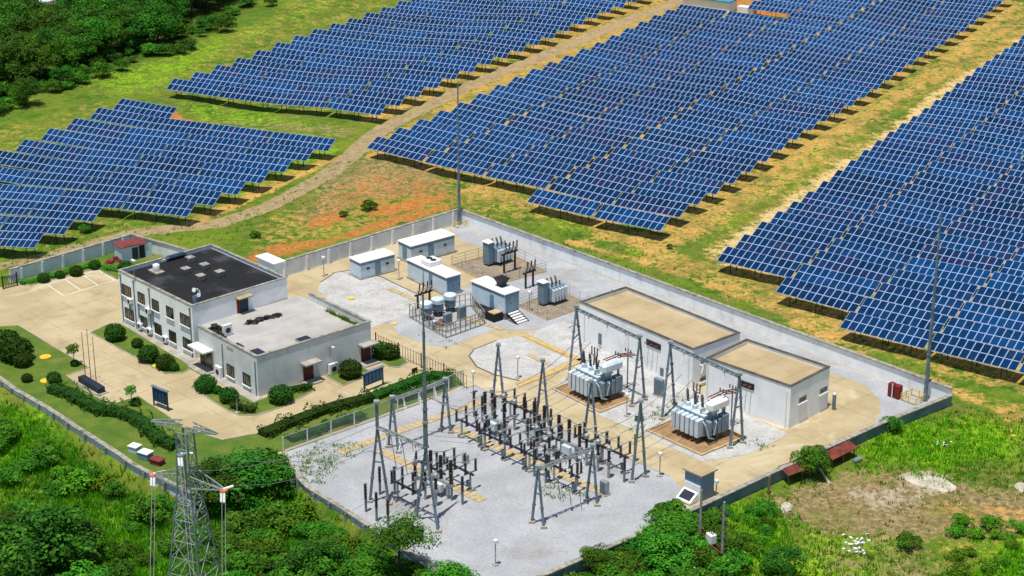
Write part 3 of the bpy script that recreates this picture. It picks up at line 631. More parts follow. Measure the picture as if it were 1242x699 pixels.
for i, fr in enumerate((.105, .31, .505, .70, .90)):
    wd = 2.1 if i in (0, 4) else 1.55; window(off, OW*fr, 0, 4.95, wd, 1.45, 'y-', 3 if wd > 2 else 2)
    window(off, OW*(fr+.015), 0, 1.62, wd, 1.45, 'y-', 3 if wd > 2 else 2)
def ac_unit(lab, loc, rz, sc_=1.0, group='air conditioning units on the office walls'):
    t = thing('air_conditioner', lab, 'air conditioner', loc, rz, group); b = MB(); b.bbox(0, 0, .55*sc_, .95*sc_, .42, 1.1*sc_ if sc_ > 1 else .75, .04); part('casing', b, M['white'], t)
    g = MB(); g.lathe([(.27*sc_, 0), (.27*sc_, .03)], 0, -.22, .55*sc_, 12, (0,-1,0)); part('fan_grille', g, M['steel_d'], t)
    k = MB(); k.box(-.35,0,.05,.08,.4,.1); k.box(.35,0,.05,.08,.4,.1); part('bracket', k, M['steel_l'], t); return t
def offw(x, y, z):
    return off.matrix_world @ Vector((x, y, z))
bpy.context.view_layer.update()
for (fx, z, lab) in ((.16, 3.3, 'white air conditioner high on the office wall below the first upper window'), (.28, .35, 'white air conditioner by the ground below the second office window'),
                     (.41, .3, 'white air conditioner low on the office wall by the downpipe'), (.41, 3.2, 'white air conditioner high on the office wall below the middle upper window'), (.625, .3, 'white air conditioner low on office wall near the round hedge bushes')):
    ac_unit(lab, offw(OW*fx, -.24, z), orz)
for i, fx in enumerate((.03, .215, .43, .975)):
    b = MB(); b.tube((OW*fx, -.1, .1), (OW*fx, -.1, OH-.6), .07); b.box(OW*fx, -.1, OH-.5, .22, .2, .22); part('downpipe', b, M['steel'], off)
for fx in (.135, .26, .455):
    b = MB(); b.box(OW*fx, -.03, 3.0, .42, .08, 2.2); part('stained_strip', b, M['trafo_d'], off)
cw = PL(295.5, 391, offw(OW,0,0), Vector((math.cos(orz), math.sin(orz), 0))); q = loc_of(off, cw)
b = MB(); b.box(OW+.03, q.y, 5.55, .12, 1.7, 2.1); d_ = part('door', b, M['bluedoor'], off); b = MB(); b.box(OW+.06, q.y-.7, 5.55, .1, .45, 2.05); part('door_leaf', b, M['rust'], d_)
b = MB(); b.box(OW+.5, q.y, 6.75, 1.0, 2.3, .14); part('canopy', b, M['roof_tan'], off)
for (px, py) in ((231,315.5),(248.4,324),(225.5,329),(243.6,337.5),(266.6,332.6)):
    p = G(px, py+2, OH-.45); t = thing('roof_vent', {231:'square roof vent nearest the back edge of the black roof',248.4:'square roof vent second from the back on the black roof',225.5:'square roof vent at the left of the five on the black roof',243.6:'square roof vent nearest the front of the black roof',266.6:'square roof vent at the right of the five on the black roof'}[px], 'roof vent', p, orz, 'vents on the black roof')
    b = MB(); b.box(0,0,.3,.8,.8,.6); part('vent_body', b, M['conc_grey'], t); b = MB(); b.box(0,0,.66,1.1,1.1,.12); part('vent_cap', b, M['coping'], t)
p = G(190,330, OH-.45); t = thing('roof_tank', 'small white water tank on a pad near left edge of the black roof', 'water tank', p, orz)
b = MB(); b.box(0,0,.1,2.2,1.3,.2); part('pad', b, M['conc_grey'], t); b = MB(); b.lathe([(.45,.2),(.48,.3),(.48,1.0),(.40,1.12),(.1,1.2)],0,0,0,14); part('tank', b, M['white'], t, True); b = MB(); b.tube((0,0,.15),(-4.2,1.6,.15),.05); part('pipe', b, M['conc_grey'], t)
p = G(239,367, OH-.45); t = thing('roof_antenna', 'cluster of white dishes and rods on mast at the black roof corner', 'antenna', p, orz)
b = MB(); b.tube((0,0,0),(0,0,1.9),.06); part('mast', b, M['steel_d'], t); b = MB(); b.box(0,0,.45,.8,.8,.9); part('equipment_box', b, M['trafo_d'], t)
for k in range(5):
    a = k*1.26; b = MB(); b.lathe([(.04,0),(.28,.12),(.3,.15)], .35*math.cos(a), .35*math.sin(a), 1.15+.18*k, 10, (math.cos(a), math.sin(a), .3)); part('dish', b, M['white'], t)
p = G(163.5,342, OH-.45); t = thing('roof_lamp', 'thin lamp pole standing at the left edge of the black roof', 'lamp', p, orz); b = MB(); b.tube((0,0,0),(0,0,3.0),.05); part('pole', b, M['steel_l'], t); b = MB(); b.box(0,0,3.05,.8,.35,.12); part('lamp_head', b, M['white'], t)
p = G(324,324, OH-.4); t = thing('roof_hatch', 'white stair hatch with sloping sheet roof at right corner of the black roof', 'roof hatch', p, orz); b = MB(); b.box(0,.6,.5,4.0,1.6,1.0); part('hatch_wall', b, M['wall_w'], t); b = MB(); b.box(0,.6,1.06,4.4,2.0,.1); part('hatch_roof', b, M['tin_w'], t)
p = G(213,313, OH-.4); t = thing('roof_tarp', 'blue tarpaulin lump lying along the back edge of the black roof', 'tarpaulin', p, orz+math.pi/2); b = MB(); b.bbox(0,0,.28,3.2,.9,.5,.18); part('tarp', b, M['bluedoor'], t); b = MB(); b.box(-1.9,.2,.15,.7,.7,.3); part('weight', b, M['white'], t)
# annex
AH = 5.4
cF2, cR2, cB2 = G(311.2,433.3,AH), G(455,393,AH), G(372,355.5,AH)
cS = G(233.5,397,AH); print('ANNEX', math.degrees(rot_of(cS,cF2)), math.degrees(rot_of(cF2,cR2))-90, math.degrees(rot_of(cL,cF)), math.degrees(rot_of(cF,cR))-90)
arz = (rot_of(cF2, cR2) - math.pi/2 + rot_of(cS,cF2))/2; ex = Vector((math.cos(arz), math.sin(arz), 0)); ey = Vector((-ex.y, ex.x, 0))
AW = (cF2-cS).dot(ex)-.05; AD = (cR2-cF2).length
an = aligned(cF2 - ex*AW, arz, 'office_annex', 'single-storey grey-white annex with a pale flat roof beside the black-roofed office')
parapet_roof(an, 0, 0, AW, AD, AH, M['wall_annex'], M['roof_wht'], M['coping'], .95, .26, left=False); bpy.context.view_layer.update()
def anp(px, py, face):
    n = ex if face == 'x+' else -ey
    return loc_of(an, PL(px, py, an.matrix_world @ Vector((AW,0,0)), n))
for (px, py, lab) in ((374,453,'l'),(443.5,428,'r')):
    q = anp(px, py, 'x+'); b = MB(); b.box(AW+.03, q.y, 1.1, .12, 1.5, 2.3); d_ = part('door', b, M['maroon'], an); b = MB(); b.box(AW+.1, q.y+.5, 1.1, .06, .06, .2); part('handle', b, M['steel_l'], d_)
    b = MB(); b.box(AW+.7, q.y, 2.75, 1.35, 2.5, .2); b.box(AW+.35, q.y-.9, 2.55, .7, .14, .2); part('canopy', b, M['conc_grey'], an)
    b = MB(); b.box(AW+.8, q.y, .08, 1.5, 2.4, .22); part('step', b, M['conc_grey'], an)
q = anp(251,438.5,'y-'); b = MB(); b.box(q.x, -.02, 1.35, 2.7, .1, 2.6); d_ = part('door', b, M['glass'], an, label='glazed entrance under the small white canopy'); b = MB()
for k in (-1.35, 0, 1.35): b.box(q.x+k, -.08, 1.35, .08, .08, 2.6)
part('frame', b, M['steel_l'], d_)
b = MB(); b.box(q.x-.1, -.8, 3.0, 3.7, 1.55, .22); part('canopy', b, M['white'], an); b = MB(); b.box(q.x, -.9, .1, 4.0, 1.8, .24); part('step', b, M['conc_grey'], an)
for (px, py) in ((280,450),(299.5,460.5)):
    q = anp(px, py, 'y-'); window(an, q.x, 0, q.z, 1.55, 1.5, 'y-', 2)
for (x_, y_) in ((AW*.995-.3, -.1), (AW*.42, -.1)):
    b = MB(); b.tube((x_, y_, .1), (x_, y_, AH-.7), .06); part('downpipe', b, M['steel'], an)
q = anp(269,458,'y-'); ac_unit('tall white air conditioner standing beside the glazed annex entrance', an.matrix_world @ Vector((q.x, -.4, .05)), arz, 1.35)
q = anp(402,452,'x+'); ac_unit('white air conditioner standing on the ground between the two maroon doors', an.matrix_world @ Vector((AW+.4, q.y, .05)), arz+math.pi/2, 1.35)
ac_unit('white air conditioner standing on the pale annex roof by the office wall', G(276,407,AH-.9), orz+math.pi/2, 1.4)
q = anp(400,431,'x+'); t = thing('wall_lamp', 'small white lamp on bracket high on the annex wall between maroon doors', 'lamp', an.matrix_world @ Vector((AW,q.y,3.6)), arz); b = MB(); b.tube((0,0,-1.2),(0,0,.1),.04); b.tube((0,0,.1),(.7,0,.3),.04); part('arm', b, M['steel_l'], t); b = MB(); b.box(.8,0,.3,.5,.22,.14); part('lamp_head', b, M['white'], t)
for (px, py, lab, s_) in ((309,430,'dark blue roof light sheet in front corner of the pale annex roof',1.25),(285.5,422,'dark blue sheet on the annex roof beside the entrance parapet',.95),(369,413.5,'dark blue sheet on the annex roof along its right parapet',1.0)):
    t = thing('roof_light', lab, 'roof light', G(px,py,AH-.92), arz, 'dark sheets on the annex roof'); b = MB(); b.box(0,0,.12,1.5*s_,1.8*s_,.22); part('curb', b, M['conc_grey'], t); b = MB(); b.box(0,0,.27,1.4*s_,1.7*s_,.06); part('pane', b, M['navy'], t)
def heap(name, lab, cat, loc, rz, sx, sy, sz, n, m, seed):
    r = np.random.default_rng(seed); b = MB()
    for i in range(n):
        a = r.uniform(0, 6.28); p = Vector((r.uniform(-.5,.5)*sx, r.uniform(-.5,.5)*sy, 0)); h = r.uniform(.3,1)*sz; u = r.uniform(.5,1.1)
        b.add([(p.x+u*math.cos(a+k*1.57)*r.uniform(.5,1), p.y+u*math.sin(a+k*1.57)*r.uniform(.5,1), 0) for k in range(4)] + [(p.x+u*.6*math.cos(a+k*1.57)*r.uniform(.4,1), p.y+u*.6*math.sin(a+k*1.57)*r.uniform(.4,1), h*r.uniform(.6,1)) for k in range(4)], [(4,5,6,7),(0,1,5,4),(1,2,6,5),(2,3,7,6),(3,0,4,7)])
    return single(name, b, m, lab, cat, loc, rz)
heap('tarp_heap', 'crumpled black tarpaulin heap on annex roof at the office corner', 'tarpaulin', G(266,404.5,AH-.93), arz, 3.2, 1.4, 1.1, 18, M['black'], 3)
heap('tarp_heap', 'long black tarpaulin heap on annex roof against the office wall', 'tarpaulin', G(321,388,AH-.93), arz+1.57, 4.6, .8, .6, 14, M['black'], 4)
# ------------------------------------------------------------------ switchgear halls
def hall(L_, F_, R_, H, label, wdw, skew=None):
    a, c, d = G(*L_, H), G(*F_, H), G(*R_, H); rz = rot_of(a, c); W = (c-a).length; D = (d-c).dot(Vector((-math.sin(rz), math.cos(rz), 0)))
    t = aligned(a, rz, 'switchgear_hall', label); parapet_roof(t, 0, 0, W, D, H, M['wall_w'], M['roof_tan'], M['coping_d'], .5, .22); bpy.context.view_layer.update()
    for (px, py, wd, ht) in wdw:
        q = loc_of(t, PL(px, py, t.matrix_world @ Vector((W,0,0)), Vector((math.cos(rz), math.sin(rz), 0)))); window(t, W, q.y, q.z, wd, ht, 'x+', 0)
    return t, W, D
def bushing_plate(t, x, z, wd, n=3):
    b = MB(); b.box(x, -.05, z, wd, .1, .8); pl = part('bushing_plate', b, M['steel_d'], t)
    for i in range(n):
        b = MB(); b.insul(x-wd*.33+wd*.33*i, -.1, z, .75, .1, 8, (0,-1,.25)); part('bushing', b, M['porc_red'], pl)
def lpx(t, px, py):
    rz = t.rotation_euler.z; return loc_of(t, PL(px, py, t.location, Vector((math.sin(rz), -math.cos(rz), 0))))
h1, W1_, D1_ = hall((703,366.5),(841,424.5),(895,403), 5.4, 'long white switchgear hall with tan roof behind the left transformer', [(853.7,437.7,1.1,.55),(852.5,459.6,1.1,.55)])
h2, W2_, D2_ = hall((857.5,434.5),(959.5,469.5),(1012,447), 5.5, 'square white switchgear hall with tan roof behind the right transformer', [(973,484,1.45,.7),(998.4,473,1.45,.7)])
q = lpx(h1, 793, 418); bushing_plate(h1, q.x, q.z, 2.6); q = lpx(h2, 906, 467); bushing_plate(h2, q.x, q.z, 2.2)
for px, py in ((728,411),(803,453)):
    q = lpx(h1, px, py); b = MB(); b.box(q.x, -.06, q.z, .55, .12, 1.5); part('louvre', b, M['steel'], h1)
for (t, xs_) in ((h1, (.05, .45, .97)), (h2, (.02, .96))):
    for f_ in xs_:
        W = W1_ if t is h1 else W2_; b = MB(); b.tube((W*f_, -.09, .1), (W*f_, -.09, 4.8), .06); part('downpipe', b, M['white'], t)
p = G(1011,497); t = thing('pipe_stand', 'grey meter post at right corner of the square switchgear hall', 'post', p, AA); b = MB(); b.box(0,0,1.0,.35,.3,2.0); part('box', b, M['steel'], t); b = MB(); b.lathe([(.2,2.0),(.22,2.1),(.1,2.3)],0,0,0,10); part('cap', b, M['white'], t)
# hut with red roof, kiosk
def simple_hut(): 
    p = G(148,319); t = thing('tin_hut', 'pale blue tin hut with rusty red roof against the back wall', 'hut', p, rad(36))
    b = MB(); b.box(2.0,1.2,1.15,4.0,2.4,2.3); part('wall', b, M['tin_blue'], t); b = MB(); b.box(2.0,1.2,2.36,4.4,2.9,.12); part('roof', b, M['redroof'], t)
    b = MB(); b.box(2.2,-.04,1.0,.95,.08,1.9); part('door', b, M['bluedoor'], t); b = MB(); b.box(4.4,-.1,1.1,.9,.06,2.2); part('open_door_leaf', b, M['tin_blue'], t); b = MB(); b.box(3.3,-.03,1.1,.9,.06,2.0); part('dark_opening', b, M['black'], t)
simple_hut()
heap('scrap_heap', 'pile of rusty red sheet scrap left of the tin hut', 'scrap', G(135,318), .3, 2.6, 1.2, .8, 10, M['redroof'], 8)
p = G(826,600); t = thing('gate_kiosk', 'small white kiosk with flat tan roof at the front corner of the yard', 'kiosk', p, AA)
b = MB(); b.box(1.5,1.3,1.6,2.4,2.2,3.2); part('wall', b, M['tin_blue_d'], t); b = MB(); b.box(1.5,1.3,3.27,2.9,2.7,.16); part('roof', b, M['roof_tan'], t)
b = MB(); b.box(1.5,.17,.95,2.3,.1,1.9); part('lower_wall', b, M['tin_w'], t)
b = MB(); b.add([(.4,-1.3,.1),(2.5,-1.3,.1),(2.5,.0,.1),(.4,0,.1),(.4,-1.3,.3),(2.5,-1.3,.3),(2.5,0,1.15),(.4,0,1.15)],[(4,5,6,7),(0,1,5,4),(1,2,6,5),(2,3,7,6),(3,0,4,7)]); s_ = part('sloping_hood', b, M['wall_w'], t)
b = MB(); b.add([(.65,-1.15,.45),(2.25,-1.15,.45),(2.25,-.2,1.07),(.65,-.2,1.07),(.65,-1.15,.37),(2.25,-1.15,.37),(2.25,-.2,1.0),(.65,-.2,1.0)],[(0,1,2,3),(7,6,5,4),(4,5,1,0),(5,6,2,1),(6,7,3,2),(7,4,0,3)]); part('dark_hatch', b, M['navy'], s_)
b = MB(); b.box(.2,1.2,1.5,.16,.8,1.6); part('red_panel', b, M['red'], t)
t = single('iron_ring', MB().lathe([(1.05,0),(1.15,.05),(1.15,.9),(1.0,.92),(.98,.1),(.2,.06)],0,0,0,18), M['rust'], 'rusty open iron drum beside the bushes at the front yard corner', 'drum', G(806,624), smooth=False)
# ------------------------------------------------------------------ masts and gantries
def mast(loc, H, label, base=True, r0=.28):
    t = thing('lightning_mast', label, 'mast', loc, 0, 'tall lightning masts')
    segs = 4; z = 0 if base else 9.3; hs = np.linspace(z, H, segs+1); rr = np.linspace(r0, .07, segs+1)
    for i in range(segs):
        b = MB(); b.tube((0,0,hs[i]),(0,0,hs[i+1]), rr[i], rr[i]*.86, 10)
        b.lathe([(rr[i]*1.35,0),(rr[i]*1.35,.12)],0,0,hs[i]+.05,10); part('pole_section', b, M['steel'], t, False)
    b = MB(); b.tube((0,0,H),(0,0,H+2.2),.035,.012,6); part('lightning_rod', b, M['steel_d'], t); return t
mast(G(557,272), 22.6, 'tall thin lightning mast at the back corner of the yard'); mast(G(1122,486), 24.4, 'tall thin lightning mast at the right corner of the yard')
def yellow_rail(c, label, s=1.5):
    t = thing('guard_rail', label, 'guard rail', c, AA, 'yellow guard rails round the masts')
    for x_, y_ in ((-s,-s),(s,-s),(s,s),(-s,s),(0,-s),(0,s),(-s,0),(s,0)):
        b = MB(); b.box(x_, y_, .5, .08, .08, 1.0); part('post', b, M['yellow'], t)
    b = MB()
    for z in (.4, .75, 1.0):
        for p_, q_ in (((-s,-s),(s,-s)),((s,-s),(s,s)),((s,s),(-s,s)),((-s,s),(-s,-s))): b.bar((*p_, z), (*q_, z), .06)
    part('rail', b, M['yellow'], t)
yellow_rail(G(557,272), 'yellow guard rail around the foot of the back corner mast'); yellow_rail(G(1108,486), 'yellow guard rail around the foot of the right corner mast', 1.1)
def a_frame(t, H, a, b_, apex, col=0.0, par=None):
    """legs from local points a, b_ to apex; col = extra single column above"""
    ap = Vector((*apex, H-col)); 
    for q in (a, b_):
        m_ = MB(); v = Vector((*q, -.1)); d = (ap-v); m_.tube(v, ap, .17, .13, 10)
        for k in (.33, .66): c = v+d*k; m_.lathe([(.23,0),(.23,.1)], c.x, c.y, c.z, 10, d)
        part('leg', m_, M['steel'], t)
        m_ = MB(); m_.box(q[0], q[1], .12, .7, .7, .36); part('footing', m_, M['conc_grey'], t)
    m_ = MB(); va, vb = Vector((*a,-.1)), Vector((*b_,-.1)); m_.bar(va+(ap-va)*.55, vb+(ap-vb)*.55, .12); part('brace', m_, M['steel'], t); m_ = MB(); m_.bar(va+(ap-va)*.82, vb+(ap-vb)*.82, .1); part('brace', m_, M['steel'], t)
    m_ = MB(); m_.box(apex[0], apex[1], H+.1, .6, .6, .3); part('cap', m_, M['steel_l'], t)
    if col:
        m_ = MB(); m_.tube((*apex, H-col), (*apex, H), .2, .17, 10); part('column', m_, M['steel'], t)
def lattice(t, p, q, w=.5, name='beam', m='steel_l'):
    p, q = Vector(p), Vector(q); b = MB(); d = q-p; n = max(3, int(d.length/.8)); dn = d.normalized(); s = dn.cross(Vector((0,0,1))).normalized()*w/2; u = Vector((0,0,w*.8))
    ch = [s, -s, u]
    for c in ch: b.bar(p+c, q+c, .09)
    for i in range(n):
        a, e = p+d*(i/n), p+d*((i+1)/n); x, y = (0, 1) if i % 2 else (1, 0)
        b.bar(a+ch[x], e+ch[y], .05); b.bar(a+ch[x], e+ch[2], .05); b.bar(a+ch[2], e+ch[y], .05)
    return part(name, b, M[m], t)
def gantry(label, fa, fb, H, colA=0, colB=0, drops=3, group='steel A-frame gantries', Hb=None, m='steel_l'):
    pa = [G(*p) for p in fa]; pb = [G(*p) for p in fb]; ca = (pa[0]+pa[1])/2; cb = (pb[0]+pb[1])/2
    t = thing('steel_gantry', label, 'gantry', ca, 0, group); L = lambda p: (p.x-ca.x, p.y-ca.y)
    a_frame(t, H, L(pa[0]), L(pa[1]), (0,0), colA); a_frame(t, H, L(pb[0]), L(pb[1]), L(cb), colB)
    h = Hb or H-.35; a, c = Vector((0,0,h)), Vector((*L(cb), h)); lattice(t, a, c, .36, m=m)
    d = c-a
    for i in range(drops):
        p = a + d*((i+.7)/(drops+.4)); b = MB(); b.insul(p.x, p.y, p.z-.1, 1.5, .13, 8, (.25*d.normalized().y,-.25*d.normalized().x,-1)); part('insulator_string', b, M['white'] , t)
    return t
gantry('steel A-frame gantry beside the chain-link fence and green hedge', [(471,542.5),(483.4,549)], [(534.8,520.7),(546.8,525)], 6.7)
gantry('steel gantry at the lower right of the switchyard with bare front A-frame', [(645,634),(659.6,640.5)], [(711,607),(724.5,613.5)], 7.0)
gantry('steel gantry along the roof edge of the long hall over the left transformer', [(689.5,460.5),(706.5,441)], [(766,493),(782,485)], 8.9, m='steel')
gantry('steel gantry over the right transformer in front of the square hall', [(802.6,509),(818,490)], [(885,543.5),(901,537)], 9.1, m='steel')
gt = gantry('steel gantry at the front left carrying the central lightning mast', [(448.5,609),(472,612)], [(504.7,629),(531.7,645.6)], 12.2, 2.9, 2.9, Hb=9.2)
p1_, p2_ = G(504.7,629), G(531.7,645.6); mast((p1_+p2_)/2 + Vector((0,0,0)), 26.8, 'tall lightning mast rising from the front left switchyard gantry', False, .27)
def single_frame(label, fa, H, arm=True):
    pa = [G(*p) for p in fa]; ca = (pa[0]+pa[1])/2; t = thing('line_support', label, 'steel support', ca, 0, 'single steel A-frames'); L = lambda p: (p.x-ca.x, p.y-ca.y)
    a_frame(t, H, L(pa[0]), L(pa[1]), (0,0)); d = (pa[1]-pa[0]).normalized(); n = Vector((-d.y, d.x, 0))
single_frame('steel A-frame support behind the breakers near the curved gravel bed', [(598,482),(611,488)], 7.3)
single_frame('steel A-frame support between the switchyard kerb and left transformer', [(650,512),(666,519)], 8.4); single_frame('steel A-frame support in the middle of the insulator rows', [(707,536),(725,545)], 8.2)
single_frame('steel A-frame support on white gravel left of the right transformer', [(766,585),(783,578)], 9.7)
#PART4
# ------------------------------------------------------------------ switchyard equipment
AX = AA            # local x runs along the A rows (right-down), local y along B (right-up)
def disconnector():
    t = thing('disconnector', 'x', 'disconnector', (0,0,0), AX, 'three-phase disconnectors of the switchyard')
    for k in (-1, 1):
        b = MB(); b.tube((1.75*k,0,-.05),(1.75*k,0,2.05),.12,n=8); part('column', b, M['steel_l'], t)
        b = MB(); b.box(1.75*k,0,.1,.7,.7,.3); part('footing', b, M['conc_grey'], t)
    b = MB(); b.box(0,0,2.15,4.6,.2,.2); part('base_beam', b, M['steel_d'], t)
    b = MB(); b.box(1.75,-.28,1.0,.5,.3,.7); part('drive_box', b, M['steel'], t)
    for k in (-1, 0, 1):
        x = 1.8*k; b = MB(); b.box(x,0,2.31,.18,1.9,.12); part('phase_frame', b, M['steel'], t)
        for s in (-.75, .75):
            b = MB(); b.insul(x, s, 2.38, 1.4, .18, 8); part('insulator', b, M['porcelain'], t)
        b = MB(); b.bar((x,-.85,3.8),(x,.85,3.8),.07); b.box(x,-.75,3.8,.22,.3,.14); b.box(x,.75,3.8,.22,.3,.14); part('contact_arm', b, M['steel_l'], t)
    return t
def breaker():
    t = thing('circuit_breaker', 'x', 'circuit breaker', (0,0,0), AX, 'tall black circuit breakers')
    for k in (-1, 1):
        b = MB(); b.box(1.2*k,0,.85,.3,.3,1.8); part('column', b, M['steel_l'], t)
    b = MB(); b.box(0,0,1.85,4.2,.42,.3); part('beam', b, M['steel_l'], t); b = MB(); b.bbox(0,-.42,1.15,1.3,.5,1.0,.04); part('control_box', b, M['trafo'], t)
    for k in (-1, 0, 1):
        b = MB(); b.insul(1.7*k,0,2.0,1.35,.23,8); part('insulator', b, M['porcelain'], t)
        b = MB(); b.insul(1.7*k,0,3.42,1.45,.26,8); part('chamber', b, M['porcelain'], t); b = MB(); b.box(1.7*k,0,3.39,.4,.3,.12); part('terminal', b, M['steel_l'], t)
    return t
def curr_trafo():
    t = thing('current_transformer', 'x', 'current transformer', (0,0,0), AX, 'instrument transformers on grey posts')
    b = MB(); b.tube((0,0,-.05),(0,0,1.75),.15,n=8); part('column', b, M['steel_l'], t); b = MB(); b.box(0,0,1.9,.55,.5,.35); part('base_box', b, M['steel_l'], t)
    b = MB(); b.insul(0,0,2.08,1.45,.21,8); part('insulator', b, M['porcelain'], t); b = MB(); b.lathe([(.2,3.5),(.3,3.56),(.3,3.95),(.16,4.1)],0,0,0,10); part('head', b, M['steel_l'], t); b = MB(); b.bar((0,-.45,3.72),(0,.45,3.72),.06); part('terminal', b, M['steel'], t)
    return t
def arrester():
    t = thing('surge_arrester', 'x', 'surge arrester', (0,0,0), AX, 'dark surge arresters on posts')
    b = MB(); b.tube((0,0,-.05),(0,0,1.6),.14,n=8); part('column', b, M['steel'], t); b = MB(); b.insul(0,0,1.62,1.8,.2,8); part('insulator', b, M['porcelain'], t); b = MB(); b.lathe([(.16,3.3),(.22,3.36),(.05,3.5)],0,0,0,8); part('cap', b, M['steel_d'], t)
    return t
def place(proto, spots, used=set()):
    for px, py, lab in spots:
        p = G(px, py)
        if id(proto) not in used: used.add(id(proto)); o = proto; o.location = p; o['label'] = lab
        else: o = dup(proto, p, AX, lab)
place(disconnector(), [(495,613,'disconnector at the left end of the switchyard beside the front gantry legs'), (558,589,'disconnector right of the central mast with open gravel in front'),
    (572,536,'disconnector beside the chain-link fence gantry at the far end of its row'), (631,514,'disconnector near the road, between two single A-frame supports'), (625,563,'disconnector on the long cable trench left of the lower right gantry'),
    (685,592,'disconnector nearest the lower right gantry, over weedy ground'), (744,568,'disconnector beside the tan road left of the tall right A-frame'), (524,588,'disconnector just behind the central mast, in front of its breaker'),(600,552,'disconnector standing over the long cable trench, far half'),(655,578,'disconnector between the long trench and the lower right gantry'),(716,556,'disconnector between the middle A-frame and the tan road'),(662,547,'disconnector in the crowded middle of the insulator rows')])
place(breaker(), [(535,600,'circuit breaker with three tall black columns behind the central mast'), (600,526,'circuit breaker with pale control box at the far end of the rows'), (648,532,'circuit breaker beside the road kerb, in front of the slanting A-frame'),(690,555,'circuit breaker between the middle A-frame and the long trench')])
place(curr_trafo(), [(504,598,'grey-headed instrument transformer left of the central mast, farthest of three'),(516,606,'grey-headed instrument transformer left of the central mast, middle of three'),(529,614,'grey-headed instrument transformer left of the central mast, nearest of three'),
    (597,508,'grey-headed instrument transformer by the far single A-frame, left of three'),(611,515,'grey-headed instrument transformer by the far single A-frame, middle of three'),(624,522,'grey-headed instrument transformer by the far single A-frame, right of three'),
    (711,565,'grey-headed instrument transformer by the middle A-frame, left of three'),(725,572,'grey-headed instrument transformer by the middle A-frame, middle of three'),(738,580,'grey-headed instrument transformer by the middle A-frame, right of three'),
    (651,555,'grey-headed instrument transformer above the lower right gantry, left of pair'),(666,563,'grey-headed instrument transformer above the lower right gantry, right of pair')])
place(arrester(), [(444,621,'surge arrester at the front left edge of the gravel, left of three'),(457,632,'surge arrester at the front left edge of the gravel, middle of three'),(471,640,'surge arrester at the front left edge of the gravel, right of three'),
    (461,600,'surge arrester between the legs of the front left gantry'),(585,512,'surge arrester at the far end beside the small lamp post'),(640,541,'surge arrester between the two long disconnector rows, left of three'),(653,535,'surge arrester by the road kerb, left of the middle A-frame'),
    (681,550,'surge arrester just left of the middle A-frame legs'),(668,528,'surge arrester by the road kerb right of the slanting A-frame'),(648,578,'surge arrester behind the lower right gantry, left of pair'),(662,586,'surge arrester behind the lower right gantry, right of pair'),(575,506,'surge arrester on the far gravel edge, right of the fence gantry'),(612,540,'surge arrester beside the pale blue cabinet, right side'),(700,590,'surge arrester just above the grey cabinet by the lower right gantry'),(757,585,'surge arrester near the foot of the right A-frame'),(548,607,'surge arrester at the right end of the left bay, far one'),(561,612,'surge arrester at the right end of the left bay, near one'),(479,600,'surge arrester beside the left bay disconnector, on its left'),(588,545,'surge arrester on the open gravel left of the long trench'),(770,560,'surge arrester by the road just left of the right A-frame')])
def cabinet(px, py, lab, h=1.6, w_=1.0, m='steel_l', rz=AX):
    t = thing('control_cabinet', lab, 'cabinet', G(px,py), rz, 'small outdoor control cabinets'); b = MB(); b.bbox(0,0,h/2+.12,w_,.6,h,.04); part('casing', b, M[m], t); b = MB(); b.box(0,0,.06,w_+.2,.8,.2); part('plinth', b, M['conc_grey'], t); b = MB(); b.box(0,-.315,h/2+.15,w_*.8,.03,h*.8); part('door', b, M['steel'], t)
cabinet(733,600,'grey control cabinet at the foot of the lower right gantry'); cabinet(799,480,'grey-green round-topped cabinet between the two big transformers',2.2,1.3,'trafo_d'); cabinet(609,529,'pale blue cabinet under the far circuit breaker',1.5,1.2,'tin_blue'); cabinet(565,562,'small grey cabinet on open gravel right of the mast',1.0,.6)
def lamp_post(px, py, lab, h=2.6, head='white', z=None):
    p = G(px,py) if z is None else T(px,py); t = thing('lamp_post', lab, 'lamp', p, AX, 'small lamp posts'); b = MB(); b.tube((0,0,-.05),(0,0,h),.06); part('pole', b, M['steel_l'], t); b = MB(); b.lathe([(.1,h),(.26,h+.1),(.26,h+.4),(.1,h+.5)],0,0,0,8); part('lamp_head', b, M[head], t); b = MB(); b.box(0,0,.05,.5,.5,.2); part('base', b, M['conc_grey'], t)
for a in ((574,477,'small lamp post at the gravel corner beside the brown fence'),(601,686,'small lamp post alone on the front gravel near the thicket'),(628,459,'small lamp post on the curved gravel bed'),(868,612,'thin lamp post by the right wall next to the kiosk'),
          (393,335,'thin lamp post at the edge of the pale gravel bed'),(484,339,'lamp post between the cabins and the gravel bed path'),(642,378,'lamp post beside the steps of the raised cabin'),(760,505,'short white post on gravel between the transformer pits'),(800,578,'thin post at the switchyard kerb near the right A-frame')): lamp_post(*a)
lamp_post(288,501,'black-headed garden lamp among the bushes by the annex corner',2.0,'steel_d')
